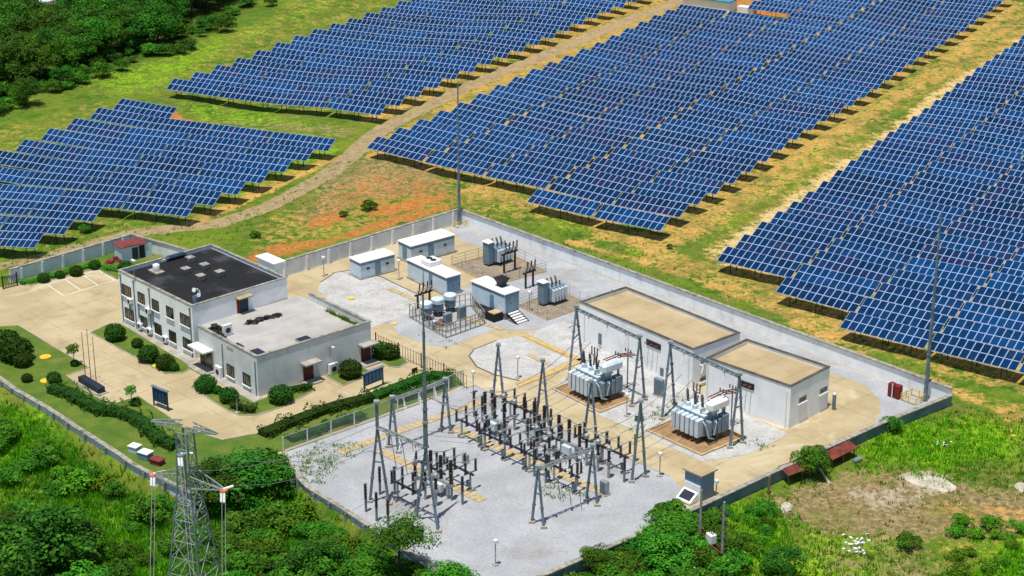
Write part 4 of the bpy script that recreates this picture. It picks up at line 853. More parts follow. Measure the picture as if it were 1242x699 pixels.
# ------------------------------------------------------------------ big power transformers
def transformer(px, label, variant):
    pts = [G(*q) for q in px]; c = sum(pts, Vector())/4; rz = rot_of(pts[0], pts[1]); t = thing('power_transformer', label, 'transformer', (c.x, c.y, .05), rz, 'big grey power transformers'); t.scale = (.94,.94,.97)
    b = MB(); b.bbox(0, .2, 2.0, 4.4, 2.5, 2.7, .08); part('tank', b, M['trafo'], t); b = MB(); b.box(0,.2,.45,4.8,1.6,.5); part('skid', b, M['steel_d'], t)
    b = MB(); b.bbox(0, .2, 3.42, 4.7, 2.8, .18, .04); part('lid', b, M['trafo'], t)
    for k in range(6):
        b = MB(); b.bbox(-2.0+.8*k, -1.75, 2.0, .62, 1.15, 2.35, .09); r = part('radiator', b, M['trafo'], t)
        b = MB()
        for i in range(5): b.box(-2.0+.8*k, -2.22+.24*i, 2.0, .66, .03, 2.1)
        part('fin_gap', b, M['trafo_d'], r)
    for k in range(3):
        b = MB(); b.bbox(2.75, -.8+.85*k, 1.9, .9, .6, 2.0, .08); part('radiator', b, M['trafo_d'], t)
    for k in range(3):
        x = -1.3+1.25*k; b = MB(); b.lathe([(.38,3.45),(.38,4.0),(.22,4.1)], x, -.3, 0, 12); tr = part('turret', b, M['trafo'], t)
        b = MB(); b.insul(x, -.3, 4.05, 1.75, .2, 10, (0,-.12,1)); part('bushing', b, M['porcelain'], tr); b = MB(); b.tube((x,-.5,5.75),(x,-.52,6.1),.04); part('terminal', b, M['steel_l'], tr)
    for k in range(3):
        b = MB(); b.insul(-1.1+.9*k, 1.1, 3.5, .95, .13, 8, (0,.25,1)); part('bushing', b, M['porcelain'], t)
    b = MB(); b.bbox(2.6, .9, 4.65, 1.25, 3.5, 1.25, .28); cs = part('conservator', b, M['tin_w'] if variant else M['trafo'], t, False)
    for s in (-.4, 2.2):
        b = MB(); b.box(2.6, s, 3.3, .22, .22, 1.9); part('bracket', b, M['trafo_d'], cs)
    b = MB(); b.bbox(2.75, 1.9, 2.0, 1.0, 1.2, 2.2, .06); part('cabinet', b, M['trafo_d'], t)
    b = MB(); b.wire([(1.4,-.9,3.5),(1.7,-.9,4.2),(2.4,-.6,4.4)], .12, 8); b.wire([(2.2,-1.4,2.9),(2.9,-1.4,2.4),(3.4,-1.4,1.0),(3.4,-.4,.6)], .1, 8); b.wire([(2.3,.2,3.2),(3.4,.0,2.6),(3.5,-.6,1.2)], .09, 8); part('pipework', b, M['steel_l'], t)
    b = MB()
    for k in range(5):
        y = 2.3+.55*k; b.tube((1.3, y, .0), (1.3, y, .1), .05)
    for k in range(3):
        x = .7+.5*k; b.wire([(x-.3, 1.5, 4.6), (x, 3.6, 4.9), (x+.2, 6.2, 4.5)], .07, 6)
    part('busbars', b, M['porc_red'], t)
    for k in range(3):
        for y in (3.4, 5.2):
            b = MB(); b.insul(.7+.5*k, y, 4.9, .5, .11, 8); part('bus_insulator', b, M['porcelain'], t)
    b = MB()
    for y in (3.4, 5.2): b.bar((.3,y,4.45),(2.1,y,4.45),.1); b.tube((1.2,y,-.1),(1.2,y,4.4),.09)
    part('bus_support', b, M['steel'], t)
    b = MB(); b.tube((-2.6, 2.6, -.1), (-2.6, 2.6, 4.0), .1); b.bar((-3.2,2.6,4.0),(-1.9,2.6,4.0),.12); gs = part('neutral_support', b, M['steel'], t)
    for k in range(3): b = MB(); b.insul(-3.1+.55*k, 2.6, 4.05, 1.1, .12, 8); part('insulator', b, M['porcelain'] if k else M['porc_red'], gs)
    return t
transformer(pits[0], 'big grey power transformer with grey oil tank on the left pebble pit', 0); transformer(pits[1], 'big grey power transformer with white oil tank on the right pebble pit', 1)
def aux_trafo(px, py, lab, s=1.0, fins=5):
    t = thing('auxiliary_transformer', lab, 'transformer', (*G(px,py)[:2], .04), rad(43), 'small fenced transformers'); t.scale = (s,s,s)
    b = MB(); b.bbox(0,0,1.55,3.0,1.7,2.1,.06); part('tank', b, M['trafo_d'], t); b = MB(); b.box(0,0,.35,3.2,1.4,.4); part('skid', b, M['steel_d'], t)
    for k in range(fins): b = MB(); b.bbox(-1.2+2.4*k/(fins-1), -1.15, 1.5, .34, .6, 1.9, .05); part('radiator', b, M['trafo'], t)
    b = MB(); b.bbox(-2.1,.2,1.9,1.0,1.3,3.3,.05); c_ = part('cabinet', b, M['trafo_d'], t); b = MB(); b.bbox(-2.1,.2,3.62,1.25,1.5,.14,.04); part('cabinet_roof', b, M['tin_w'], c_); b = MB(); b.box(-2.1,-.47,1.9,.9,.05,3.0); part('door', b, M['tin_blue_d'], c_)
    for k in range(3):
        b = MB(); b.insul(-.8+.8*k, .3, 2.6, 1.25, .16, 8, (-.25,.1,1)); part('bushing', b, M['porcelain'], t); b = MB(); b.insul(-.8+.8*k, -.35, 2.6, .8, .12, 8, (-.25,-.2,1)); part('bushing', b, M['porcelain'], t)
aux_trafo(606,318,'small slate-grey transformer with white-capped cabinet in the back fenced pit'); aux_trafo(672,366,'small slate-grey transformer in the right fenced pebble pit',.95)
def bus_rack(px, py, lab, n, h=3.2, tall=True):
    t = thing('cable_termination', lab, 'cable termination', G(px,py), rad(43), 'black cable termination racks')
    for k in (0, n-1): b = MB(); b.box(-.6*(n-1)/2*1.2+.72*k,0,h/2-.05,.22,.22,h); part('column', b, M['steel_d'], t)
    b = MB(); b.box(0,0,h,.72*n+.3,.25,.2); part('beam', b, M['steel_d'], t)
    for k in range(n):
        x = -.36*(n-1)+.72*k; b = MB(); b.insul(x,0,h+.1,1.0,.2,8,(.1,-.35,1)); b.wire([(x+.08,-.3,h+1.0),(x+.25,-.2,h+1.5),(x+.5,.1,h+1.5),(x+.55,.2,h+.9)],.1,6); part('termination', b, M['porcelain'], t)
bus_rack(618,330,'rack of black cable terminations beside the back fenced transformer',4,3.0); bus_rack(642,349,'rack of curved black terminations left of the right fenced transformer',3,2.4); bus_rack(514,372,'rack of black terminations behind the three grey reactors',4,2.0)
def reactor(px, py, lab):
    t = thing('reactor', lab, 'reactor', G(px,py), AX, 'grey drum reactors')
    for k in range(4):
        a = k*1.57+.4; b = MB(); b.insul(.55*math.cos(a), .55*math.sin(a), .1, .7, .13, 8); part('foot', b, M['porcelain'], t)
    b = MB(); b.lathe([(.7,.8),(.78,.85),(.78,1.9),(.72,1.95)],0,0,0,18); part('winding', b, M['trafo_d'], t, True); b = MB(); b.lathe([(.86,1.9),(.9,1.98),(.9,2.5),(.8,2.6),(.25,2.75)],0,0,0,18); part('hood', b, M['trafo'], t)
reactor(517,388,'grey hooded drum reactor, left of the three in the pale pipe fence'); reactor(531,383,'grey hooded drum reactor, middle of the three in the pale pipe fence'); reactor(546,378,'grey hooded drum reactor, right of the three in the pale pipe fence')
cabinet(543,395,'grey equipment box in the front middle of the reactor fence',1.7,1.3,'trafo_d',rad(43)); cabinet(560,388,'grey equipment box at the right inside the reactor fence',1.9,1.3,'trafo_d',rad(43)); cabinet(526,398,'low pale blue box at the front inside the reactor fence',.9,1.3,'tin_blue',rad(43))
single('junction_box', MB().bbox(0,0,.5,.8,.8,.9,.06), M['redroof'], 'small red box between the grey reactors', 'junction box', G(535,396), AX)
def rail_fence(name, label, px, h, step, m, rails=(.5,1.0), pw=.07, close=True, zs=0.0, pr=None, cat='fence', mesh=None, pm=None):
    pts = [G(*q) for q in px]; n = len(pts); o = pts[0]; t = thing(name, label, cat, o); rl = MB(); ms = MB()
    for i in range(n if close else n-1):
        a, c = pts[i]-o, pts[(i+1) % n]-o; L = (c-a).length; k = max(1, round(L/step)); d = (c-a)/k
        for j in range(k + (0 if close or i < n-2 else 1)):
            p = a + d*j; b = MB(); b.box(p.x, p.y, h/2-.05, pw, pw, h+.1, math.atan2(d.y, d.x)); part('post', b, M[pm or m], t)
        for r in rails: rl.bar((a.x,a.y,h*r), (c.x,c.y,h*r), pr or pw*.7)
        if mesh: ms.add([(a.x,a.y,.1),(c.x,c.y,.1),(c.x,c.y,h-.03),(a.x,a.y,h-.03)], [(0,1,2,3)])
    part('rail', rl, M[m], t)
    if mesh: part('wire_mesh', ms, M[mesh], t)
    return t
rail_fence('rail_fence', 'dark rail fence around the back small transformer pit', p1, 1.5, 2.6, 'steel', (.35,.7,1.0), .045); rail_fence('rail_fence', 'dark rail fence around the right small transformer pit', p2, 1.5, 2.6, 'steel_l', (.35,.7,1.0), .045)
rail_fence('pipe_fence', 'pale cream pipe fence around the grey drum reactors', [(497,386),(541,411),(588,394),(571,372)], 2.0, .85, 'coping', (.1,.55,1.0), .09)
rail_fence('pipe_fence', 'inner pale pipe rails with valves in front of the reactors', [(519,399),(543,404),(580,391)], 1.2, 1.1, 'trench', (.2,.6,1.0), .09, False)
rail_fence('chain_link_fence', 'chain-link fence on white posts between the hedge and the gravel switchyard', [(344,549),(430,519),(508,490.5),(562,467)], 2.0, 3.1, 'steel_l', (.03,1.0), .12, False, mesh='chain', pm='white')
bf = rail_fence('iron_fence', 'brown iron fence from the annex corner towards the switchyard', [(456,421),(505,443),(566,472)], 1.9, .55, 'rust', (.12,.95), .045, False, pm='steel_d'); 
for i in range(0, 4):
    p, q = G(456+27.5*i, 421+12.75*i)-bf.location, None; b = MB(); b.box(p.x, p.y, 1.0, .16, .16, 2.2); part('main_post', b, M['rust'], bf)
# ------------------------------------------------------------------ prefabricated cabins
def cabin(L_, F_, R_, zt, zb, lab, long_doors, roofm='tin_w', bodym='tin_blue', plinth=True, ov=.12, split=None, lou=True):
    a, c, d = G(*L_, zt), G(*F_, zt), G(*R_, zt); rz = rot_of(a, c); W = (c-a).length; D = (d-c).dot(Vector((-math.sin(rz), math.cos(rz), 0)))
    t = thing('equipment_cabin', lab, 'cabin', (a.x,a.y,0), rz, 'pale blue equipment cabins'); H = zt-.16
    b = MB(); b.bbox(W/2, D/2, (zb+H)/2, W, D, H-zb, .03); part('body', b, M[bodym], t); b = MB(); b.bbox(W/2, D/2, zt-.07, W+2*ov, D+2*ov, .17, .04); part('roof', b, M[roofm], t)
    b = MB()
    for s, l in ((0, W), (1, D)):
        if s == 0: b.box(W/2, -.012, H-.22, W-.06, .02, .38)
        else: b.box(W+.012, D/2, H-.22, .02, D-.06, .38)
    part('upper_band', b, M['tin_blue_d'], t)
    if plinth: b = MB(); b.box(W/2, D/2, zb/2-.08, W+.3, D+.3, zb+.1); part('plinth', b, M['conc_grey'], t)
    for (face, f, wd, ht) in long_doors:
        b = MB()
        if face == 'y':
            b.box(W*f, -.03, zb+.1+ht/2, wd, .05, ht); dd = part('door', b, M['tin_blue_d'], t); b = MB(); b.box(W*f+wd*.36, -.075, zb+.1+ht/2, .06, .05, .22); part('handle', b, M['steel_d'], dd)
        else:
            b.box(W+.03, D*f, zb+.1+ht/2, .05, wd, ht); dd = part('door', b, M['tin_blue_d'], t); b = MB(); b.box(W+.075, D*f+wd*.36, zb+.1+ht/2, .05, .06, .22); part('handle', b, M['steel_d'], dd)
    if lou:
        for f in (.22, .78):
            b = MB(); b.box(W+.026, D*f, (zb+H)/2+.1, .04, .5, .3); part('louvre', b, M['steel_d'], t)
    if split: b = MB(); b.box(W*split, -.028, (zb+H)/2-.15, .14, .05, H-zb-.5); part('joint_strip', b, M['tin_blue_d'], t)
    return t, W, D
cabin((424,312),(437,318.5),(476,306.5), 2.7, .25, 'smallest pale blue cabin with a white roof at the edge of the gravel bed', [('x',.5,.9,1.8)], bodym='tin_blue')
cabin((483,291.5),(498.5,298.5),(548,283), 2.9, .35, 'tall blue cabin with a white roof beside the back wall', [('x',.45,1.0,1.9),('y',.5,1.0,1.9)], bodym='tin_blue')
c3, W3_, D3_ = cabin((494,314.5),(541.5,336.5),(558,331.5), 2.9, .3, 'long pale blue cabin with split white roof and rooftop cooler', [('x',.28,1.1,2.1),('x',.74,1.1,2.1),('y',.6,.8,1.9)], split=.42)
b = MB(); b.bbox(W3_*.40, D3_*.62, 3.3, 2.2, 2.2, .7, .08); cl = part('cooler', b, M['white'], c3); b = MB()
for k in (-.5, .5): b.lathe([(.45,0),(.45,.06)], W3_*.40+k, D3_*.62, 3.66, 14)
part('fan', b, M['steel_d'], cl)
c4, W4_, D4_ = cabin((572,340.5),(612,357),(628,350.5), 3.9, 1.0, 'raised pale blue cabin with white steps and black roof exhaust', [('x',.28,1.1,2.4),('x',.74,1.1,2.4),('y',.62,.8,2.0)], plinth=False)
b = MB()
for x in (.4, W4_*.5, W4_-.4):
    for y in (.4, D4_-.4): pb = MB(); pb.box(x, y, .45, .5, .5, 1.08); part('pier', pb, M['conc_grey'], c4)
b = MB(); x, y = W4_*.62, D4_*.66; b.add([(x+sx*s, y+sy*s, z) for z, s in ((3.9,.45),(4.4,.5),(5.1,.85)) for sx, sy in ((-1,-1),(1,-1),(1,1),(-1,1))], [(4*k+i, 4*k+(i+1) % 4, 4*k+4+(i+1) % 4, 4*k+4+i) for k in (0,1) for i in range(4)] + [(3,2,1,0),(8,9,10,11)]); part('exhaust_hood', b, M['black'], c4)
t = thing('cabin_steps', 'white metal steps at the end of the raised cabin', 'steps', c4.location + Vector((math.cos(c4.rotation_euler.z), math.sin(c4.rotation_euler.z), 0))*(W4_+.06) + Vector((-math.sin(c4.rotation_euler.z), math.cos(c4.rotation_euler.z), 0))*.2, c4.rotation_euler.z)
for k in range(5): b = MB(); b.box(.28+.42*k, 1.1, 1.0-.2*k-.05, .36, 2.0, .08); part('tread', b, M['tin_w'], t)
for s in (.08, 2.12): b = MB(); b.bar((.05,s,1.0),(2.3,s,.0),.08,.3); part('stringer', b, M['black'], t)
q = G(597,387); t = thing('cable_box', 'black box with tan lid under the front of the raised cabin', 'cable box', q, c4.rotation_euler.z); b = MB(); b.bbox(0,0,.6,2.6,1.6,1.2,.05); part('box', b, M['black'], t); b = MB(); b.box(.6,0,1.25,1.3,1.5,.1); part('lid', b, M['trench'], t)
# ------------------------------------------------------------------ yard furniture
t = thing('fire_cabinet', 'dark red fire cabinet with a white pole near the right wall', 'fire cabinet', G(1085,482), AX)
b = MB(); b.bbox(-.45,0,.95,.8,.8,1.7,.05); part('cabinet', b, M['red'], t); b = MB(); b.bbox(.45,0,.95,.8,.8,1.7,.05); part('cabinet', b, M['red'], t); b = MB(); b.tube((0,-.6,0),(0,-.6,2.0),.07); part('pole', b, M['white'], t)
def flagpole(px, py, top, lab):
    t = thing('flagpole', lab, 'flagpole', G(px,py), 0, 'three bare flagpoles'); b = MB(); b.tube((0,0,0),(0,0,top),.055,.035,8); part('pole', b, M['rust'], t); b = MB(); b.lathe([(.07,top),(.1,top+.08),(.02,top+.16)],0,0,0,8); part('finial', b, M['yellow'], t); b = MB(); b.box(0,0,.06,.4,.4,.12); part('base', b, M['conc_grey'], t)
flagpole(104,461,6.5,'bare flagpole, left of the three behind the dark stone'); flagpole(110.5,462,7.0,'bare flagpole, middle of the three behind the dark stone'); flagpole(117,466,6.4,'bare flagpole, right of the three behind the dark stone')
a, c = G(99,463), G(124,478); t = thing('stone_sign', 'long dark polished stone block lying in front of the flagpoles', 'stone block', (a+c)/2, rot_of(a,c)); b = MB(); b.bbox(0,0,.5,(c-a).length,1.0,.8,.08); part('block', b, M['navy'], t); b = MB(); b.box(0,0,.06,(c-a).length+.5,1.6,.14); part('plinth', b, M['conc_grey'], t)
def board(p, q, lab, h0, h1, n):
    a, c = G(*p), G(*q); L = (c-a).length; t = thing('notice_board', lab, 'notice board', a, rot_of(a,c), 'blue notice boards')
    for x in (0, L): b = MB(); b.box(x,0,h1/2,.14,.14,h1); part('post', b, M['steel_d'], t)
    b = MB(); b.bbox(L/2,-.02,(h0+h1)/2,L-.05,.16,h1-h0,.03); pn = part('panel', b, M['sign_blue'], t)
    for i in range(n): b = MB(); b.box(L*(i+.5)/n,-.115,(h0+h1)/2,L/n*.72,.03,(h1-h0)*.72); part('poster', b, M['tin_blue_d'] if n > 4 else M['bluedoor'], pn)
    b = MB(); b.bbox(L/2,0,h1+.06,L+.4,.45,.12,.03); part('roof', b, M['steel'], t)
board((187,492),(204,499),'blue notice board on the driveway edge near the flagpoles',.75,2.6,4); board((442,476),(464.5,467),'blue notice board beside the hedge and the annex path',.8,2.5,5)
t = thing('danger_plate', 'small dark sign plate on the yellow-stained path by the hedge', 'sign', G(503,457), rad(43)); b = MB(); b.box(0,0,.85,.9,.08,.7); part('plate', b, M['maroon'], t); b = MB(); b.box(0,.05,.3,.1,.06,.7); part('post', b, M['steel_d'], t)
def manhole(px, py, lab, r=.75):
    t = thing('manhole_cover', lab, 'manhole cover', (*G(px,py)[:2], .06), 0, 'yellow manhole covers'); b = MB(); b.lathe([(r,-.05),(r,.12),(r-.1,.14)],0,0,0,20); part('rim', b, M['yellow'], t); b = MB(); b.lathe([(r*.8,.13),(r*.78,.17)],0,0,0,20); part('lid', b, M['yellow'], t)
manhole(55,434,'yellow round manhole cover in the open part of the lawn'); manhole(56,463,'yellow round manhole cover on the lawn beside the hedge'); manhole(189,445,'small yellow manhole cover between office bushes',.45); manhole(426,363,'faded yellow manhole cover in the pale gravel bed',.5); manhole(478,394,'yellow manhole cover at the left of the reactors',.4)
def boxunit(px, py, lab, m, s, z=.05):
    t = thing('storage_box', lab, 'box', (*G(px,py)[:2], z), rad(-30), 'boxes behind the lawn wall'); b = MB(); b.bbox(0,0,.5*s[2],s[0],s[1],s[2],.04); part('body', b, M[m], t); b = MB(); b.box(0,0,s[2]+.05,s[0]+.15,s[1]+.15,.1); part('lid', b, M['tin_w' if m != 'redroof' else 'redroof'], t)
boxunit(164,549,'white box behind the lawn wall, left of the group','trafo',(1.2,1.0,.8)); boxunit(177,557,'white and blue box in the middle of the group behind the lawn wall','tin_blue_d',(1.4,1.1,.85)); boxunit(191,563,'dark red box right of the white boxes behind the lawn wall','redroof',(1.5,1.0,.55))
t = thing('yard_gate', 'dark grey sliding gate at the left end of the car park wall', 'gate', G(4,351), rad(40)); 
for x in (0, 2.2): b = MB(); b.box(x,0,1.0,.16,.16,2.1); part('post', b, M['steel_d'], t)
b = MB()
for k in range(9): b.box(.25*k+.1,0,.95,.07,.06,1.7)
for z in (.15,1.75): b.bar((0,0,z),(2.2,0,z),.08)
part('bars', b, M['steel_d'], t)
t = thing('gate_motor', 'small white housing just inside the car park gate', 'gate housing', G(15,343), rad(40)); b = MB(); b.bbox(0,0,.5,.8,.6,1.0,.05); part('casing', b, M['white'], t); b = MB(); b.box(0,0,1.05,.9,.7,.08); part('cap', b, M['steel'], t)
for px, py, lab in ((1014,395,'x'),): pass


# overhead conductors of the switchyard
def conductors(lab, a, c, n=3, sp=(13,6.6), sag=.5):
    for k in range(n):
        p, q = G(a[0]+sp[0]*(k-1), a[1]+sp[1]*(k-1), 0), G(c[0]+sp[0]*(k-1), c[1]+sp[1]*(k-1), 0); p.z, q.z = a[2], c[2]
        pts = [p.lerp(q, f)+Vector((0,0,-sag*math.sin(math.pi*f))) for f in (0,.2,.4,.6,.8,1)]
        single('conductor', MB().wire(pts, .042), M['wire'], lab % ('left','middle','right')[k], 'power line', group='thin conductors over the switchyard')
conductors('thin %s conductor between the far disconnector and the fence gantry beam', (571,536,3.8), (512,534,6.3)); conductors('thin %s conductor from the far circuit breaker to the disconnector by the fence', (600,526,4.8), (571,536,3.8), sag=.2)
conductors('thin %s conductor from far circuit breaker to the road-side disconnector', (600,526,4.8), (631,514,3.8), sag=.2); conductors('thin %s conductor between the middle breaker and the trench disconnector', (690,555,4.8), (625,563,3.8), sag=.3)
conductors('thin %s conductor between the middle breaker and the road disconnector', (690,555,4.8), (744,568,3.8), sag=.3); conductors('thin %s conductor from the left disconnector to the central breaker', (495,613,3.8), (535,600,4.8), sag=.2)
conductors('thin %s conductor from the central breaker to the right disconnector', (535,600,4.8), (558,589,3.8), sag=.2); conductors('thin %s conductor from front gantry beam down to the left disconnector', (489,622,9.0), (495,613,3.8), sag=.1)
conductors('thin %s conductor from lower right gantry beam to its nearest disconnector', (685,620,6.6), (685,592,3.8), sag=.1); conductors('thin %s conductor rising from the road disconnector to the left transformer bushings', (640,508,3.8), (716,468,6.0), sag=.8); conductors('thin %s conductor rising from the right-hand disconnector to right transformer bushings', (752,562,3.8), (838,516,6.0), sag=.8)
#PART5
# ------------------------------------------------------------------ vegetation
CLV = []
def leaf_mesh(name, pts, nrm, size, m, core=None, r=None):
    """one small folded leaf face per point, roughly facing along nrm"""
    r = r or RNG; n = len(pts); nr = nrm + r.normal(0, .55, (n,3)); nr /= np.linalg.norm(nr, axis=1)[:,None]+1e-9
    a = np.cross(nr, r.normal(0, 1, (n,3))); a /= np.linalg.norm(a, axis=1)[:,None]+1e-9; b = np.cross(nr, a)
    s = (size*r.uniform(.6, 1.35, n))[:,None]
    V = np.stack([pts-a*s, pts-b*s*.6+nr*s*.12, pts+a*s, pts+b*s*.6+nr*s*.12], 1).reshape(-1,3); Fc = np.arange(n*4).reshape(n,4)
    cl = np.repeat(np.array(CLV), n//len(CLV)) if len(CLV) and n % len(CLV) == 0 and core is None else 0
    var = np.repeat(np.clip(r.normal(.5,.2,n)+cl,0,1), 4)
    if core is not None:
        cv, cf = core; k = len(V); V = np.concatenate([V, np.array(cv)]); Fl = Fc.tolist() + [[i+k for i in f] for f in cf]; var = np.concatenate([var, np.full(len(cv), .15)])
    else: Fl = Fc.tolist()
    me = bpy.data.meshes.new(name); me.from_pydata(V.tolist(), [], Fl); me.update(); at = me.attributes.new('var', 'FLOAT', 'POINT'); at.data.foreach_set('value', var.astype('f4')); me.materials.append(m); return me
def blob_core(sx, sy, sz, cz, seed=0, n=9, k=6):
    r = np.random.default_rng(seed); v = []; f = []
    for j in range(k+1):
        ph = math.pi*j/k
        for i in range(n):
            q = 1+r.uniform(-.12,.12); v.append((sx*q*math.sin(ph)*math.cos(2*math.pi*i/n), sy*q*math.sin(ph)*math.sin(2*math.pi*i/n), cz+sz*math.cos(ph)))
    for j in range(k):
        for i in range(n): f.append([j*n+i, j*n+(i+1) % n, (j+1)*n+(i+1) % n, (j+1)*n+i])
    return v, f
def crown_pts(r, R, Hc, z0, nclump, per, cr):
    P = []; N = []; global CLV; CLV = []
    for _ in range(nclump):
        d = r.normal(0,1,3); d /= np.linalg.norm(d); d[2] = abs(d[2])*1.0 - .25; rr = r.uniform(.45, .95) if r.uniform() > .18 else r.uniform(.95, 1.2); CLV.append(r.normal(0,.24))
        c = np.array([d[0]*R*rr, d[1]*R*rr, z0 + Hc*.5 + d[2]*Hc*.5*rr]); q = r.normal(0,1,(per,3)); q /= np.linalg.norm(q,axis=1)[:,None]; q[:,2] = np.where(q[:,2] < -.35, -q[:,2], q[:,2])
        cs = cr*r.uniform(.65,1.25); P.append(c + q*cs*r.uniform(.72,1.05,(per,1))*np.array([1,1,.8])); N.append(q+np.array([0,0,.35]))
    return np.concatenate(P), np.concatenate(N)
def tree_proto(seed, R, H, m, trunk=.22, leaf=.2, ncl=26, per=80, frac=.72):
    r = np.random.default_rng(seed); Hc = H*frac; P, N = crown_pts(r, R, Hc, H-Hc, ncl, per, R*.42); cm = leaf_mesh('crown', P, N, leaf, m, None, r)
    b = MB(); top = H-Hc*.45; x = y = 0; prev = (0,0,-.6)
    for k in range(3):
        nx, ny = x+r.normal(0,.12), y+r.normal(0,.12); q = (nx, ny, top*(k+1)/3); b.tube(prev, q, trunk*(1-.22*k), trunk*(1-.22*(k+1)), 8); prev = q; x, y = nx, ny
    for k in range(6):
        a = k*1.05+r.uniform(-.3,.3); z = top*r.uniform(.55,1.0); b.tube((x*.7,y*.7,z), (R*.62*math.cos(a), R*.62*math.sin(a), z+Hc*.3), trunk*.4, trunk*.12, 6)
    return cm, b.mesh('trunk', M['bark'])
def shrub_proto(seed, R, H, m, leaf=.16, ncl=14, per=70):
    r = np.random.default_rng(seed); P, N = crown_pts(r, R, H, 0, ncl, per, R*.5); P[:,2] = np.maximum(P[:,2], .05)
    b = MB()
    for k in range(4): a = k*1.6; b.tube((0,0,-.5), (R*.5*math.cos(a), R*.5*math.sin(a), H*.7), .05, .02, 5)
    return leaf_mesh('foliage', P, N, leaf, m, None, r), b.mesh('stem', M['bark'])
TP = [tree_proto(i, 2.6+.25*(i % 3), 6.0+.5*(i % 4), M['leaf_dark'], leaf=.17, ncl=34, per=130, frac=.9) for i in range(5)]
TM = [tree_proto(20+i, 2.4+.3*i, 5.6+.6*i, M['leaf_mid'], leaf=.16, ncl=34, per=130, frac=.88) for i in range(3)]
TB = tree_proto(40, 2.6, 6.5, M['leaf_brown'], leaf=.2, ncl=26, per=60)
SP = [shrub_proto(50+i, 1.2, 1.5+.2*i, M['leaf_mid'], .12, 16, 110) for i in range(3)] + [shrub_proto(60+i, 1.2, 1.6+.2*i, M['leaf_dark'], .12, 16, 110) for i in range(2)]
SL = [shrub_proto(70+i, 1.2, 1.4, M['leaf_lime'], .15, 14, 60) for i in range(2)]
def plant(proto, kind, loc, s, label, cat, group, rz=None, sz=None):
    names = ('crown','trunk') if 'tree' in kind else ('foliage','stem')
    t = thing(kind, label, cat, loc, RNG.uniform(0,6.28) if rz is None else rz, group); t.scale = (s, s, sz or s); link(names[0], proto[0], t); link(names[1], proto[1], t); return t
def inpoly(px, py, poly):
    c = False; n = len(poly)
    for i in range(n):
        a, b = poly[i], poly[(i+1) % n]
        if (a[1] > py) != (b[1] > py) and px < (b[0]-a[0])*(py-a[1])/(b[1]-a[1])+a[0]: c = not c
    return c
def scatter(poly, n, mind, tries=6000):
    out = []; X = [p[0] for p in poly]; Y = [p[1] for p in poly]
    for _ in range(tries):
        px, py = RNG.uniform(min(X),max(X)), RNG.uniform(min(Y),max(Y))
        if not inpoly(px, py, poly): continue
        p = T(px, py)
        if all((p.x-q.x)**2+(p.y-q.y)**2 > mind*mind for q in out): out.append(p)
        if len(out) >= n: break
    return out
# the wood at the upper left
for i, p in enumerate(scatter([(-30,-45),(360,-45),(300,-2),(215,30),(190,62),(126,76),(64,100),(-30,124)], 235, 2.9, 16000)):
    pr = TP[i % 5] if i % 4 else TM[i % 3]; q = PR(p.x,p.y,p.z); house = abs(q[0]-45) < 34 and -5 < q[1] < 42
    if house: continue
    plant(pr, 'broadleaf_tree', p, RNG.uniform(1.0,1.6), 'dark green broadleaf tree within the dense wood at the upper left', 'tree', 'trees of the upper-left wood')
p = T(14,52); plant(TB, 'brown_leaved_tree', p, .95, 'brown-leaved tree at the left edge of the upper-left wood', 'tree', None); p = T(-2,36); plant(TB, 'brown_leaved_tree', p, .8, 'smaller brown-leaved tree behind, at the edge of the frame in the wood', 'tree', None)
for i, p in enumerate(scatter([(-20,112),(50,92),(130,70),(200,52),(260,22),(330,-5),(360,-12),(330,10),(270,40),(215,68),(150,88),(70,112),(-20,145)], 56, 2.2)):
    plant(SP[i % 5], 'wild_shrub', p, RNG.uniform(.8,1.7), 'scrubby green bush along the grassy edge of the upper-left wood', 'bush', 'bushes fringing the upper-left wood')
for px, py, s in ((32,128,1.1),(78,106,.9)): plant(TP[1], 'broadleaf_tree', T(px,py), s*.8, 'dark green tree standing forward of the wood near the left field' if px == 32 else 'dark green tree at the front of the wood above the left field', 'tree', None)
# foreground trees
def big(px, py, pr, s, lab, sz=None): plant(pr, 'broadleaf_tree', T(px,py), s, lab, 'tree', None, sz=sz)
big(300,606,TP[0],1.55,'large round dark green tree between the pylon and the chain-link fence',1.0); big(326,600,TM[1],.95,'mid-green tree on the right flank of the big tree by the fence',.8)
big(262,612,TP[2],1.05,'dark tree on the left flank of the big tree, behind the pylon',.7)
big(50,715,TP[3],1.8,'largest dark tree in the lower left corner',1.3); big(18,690,TP[1],1.3,'dark tree at the left edge of the lower left clump',1.0); big(85,700,TP[2],1.15,'dark tree on the right of the lower left clump',.95); big(5,745,TP[4],1.5,'dark tree at the very corner of the lower left clump'); big(105,738,TM[0],1.2,'mid-green tree at the lower right of the corner clump',.8)
big(485,690,TM[2],.95,'slender mid-green tree sticking out over the front gravel edge',.85); big(812,664,TM[1],1.1,'broad bright green tree left of the twin concrete poles',.6); big(800,690,TM[0],1.1,'bright green tree at the left of the thicket by the kiosk',.7); big(722,700,SP[0] and TM[2],.55,'small bright round tree at the front wall corner',.5)
big(952,702,TP[2],.62,'small dark green tree alone on the lime meadow',.55); big(440,720,TM[0],1.0,'mid-green tree in the thicket under the gravel wall, left',.7); big(545,735,TM[1],1.05,'mid-green tree in the thicket under the gravel wall, right',.75); big(380,700,TP[3],1.0,'dark tree in the middle of the thicket below the gravel wall',.6)
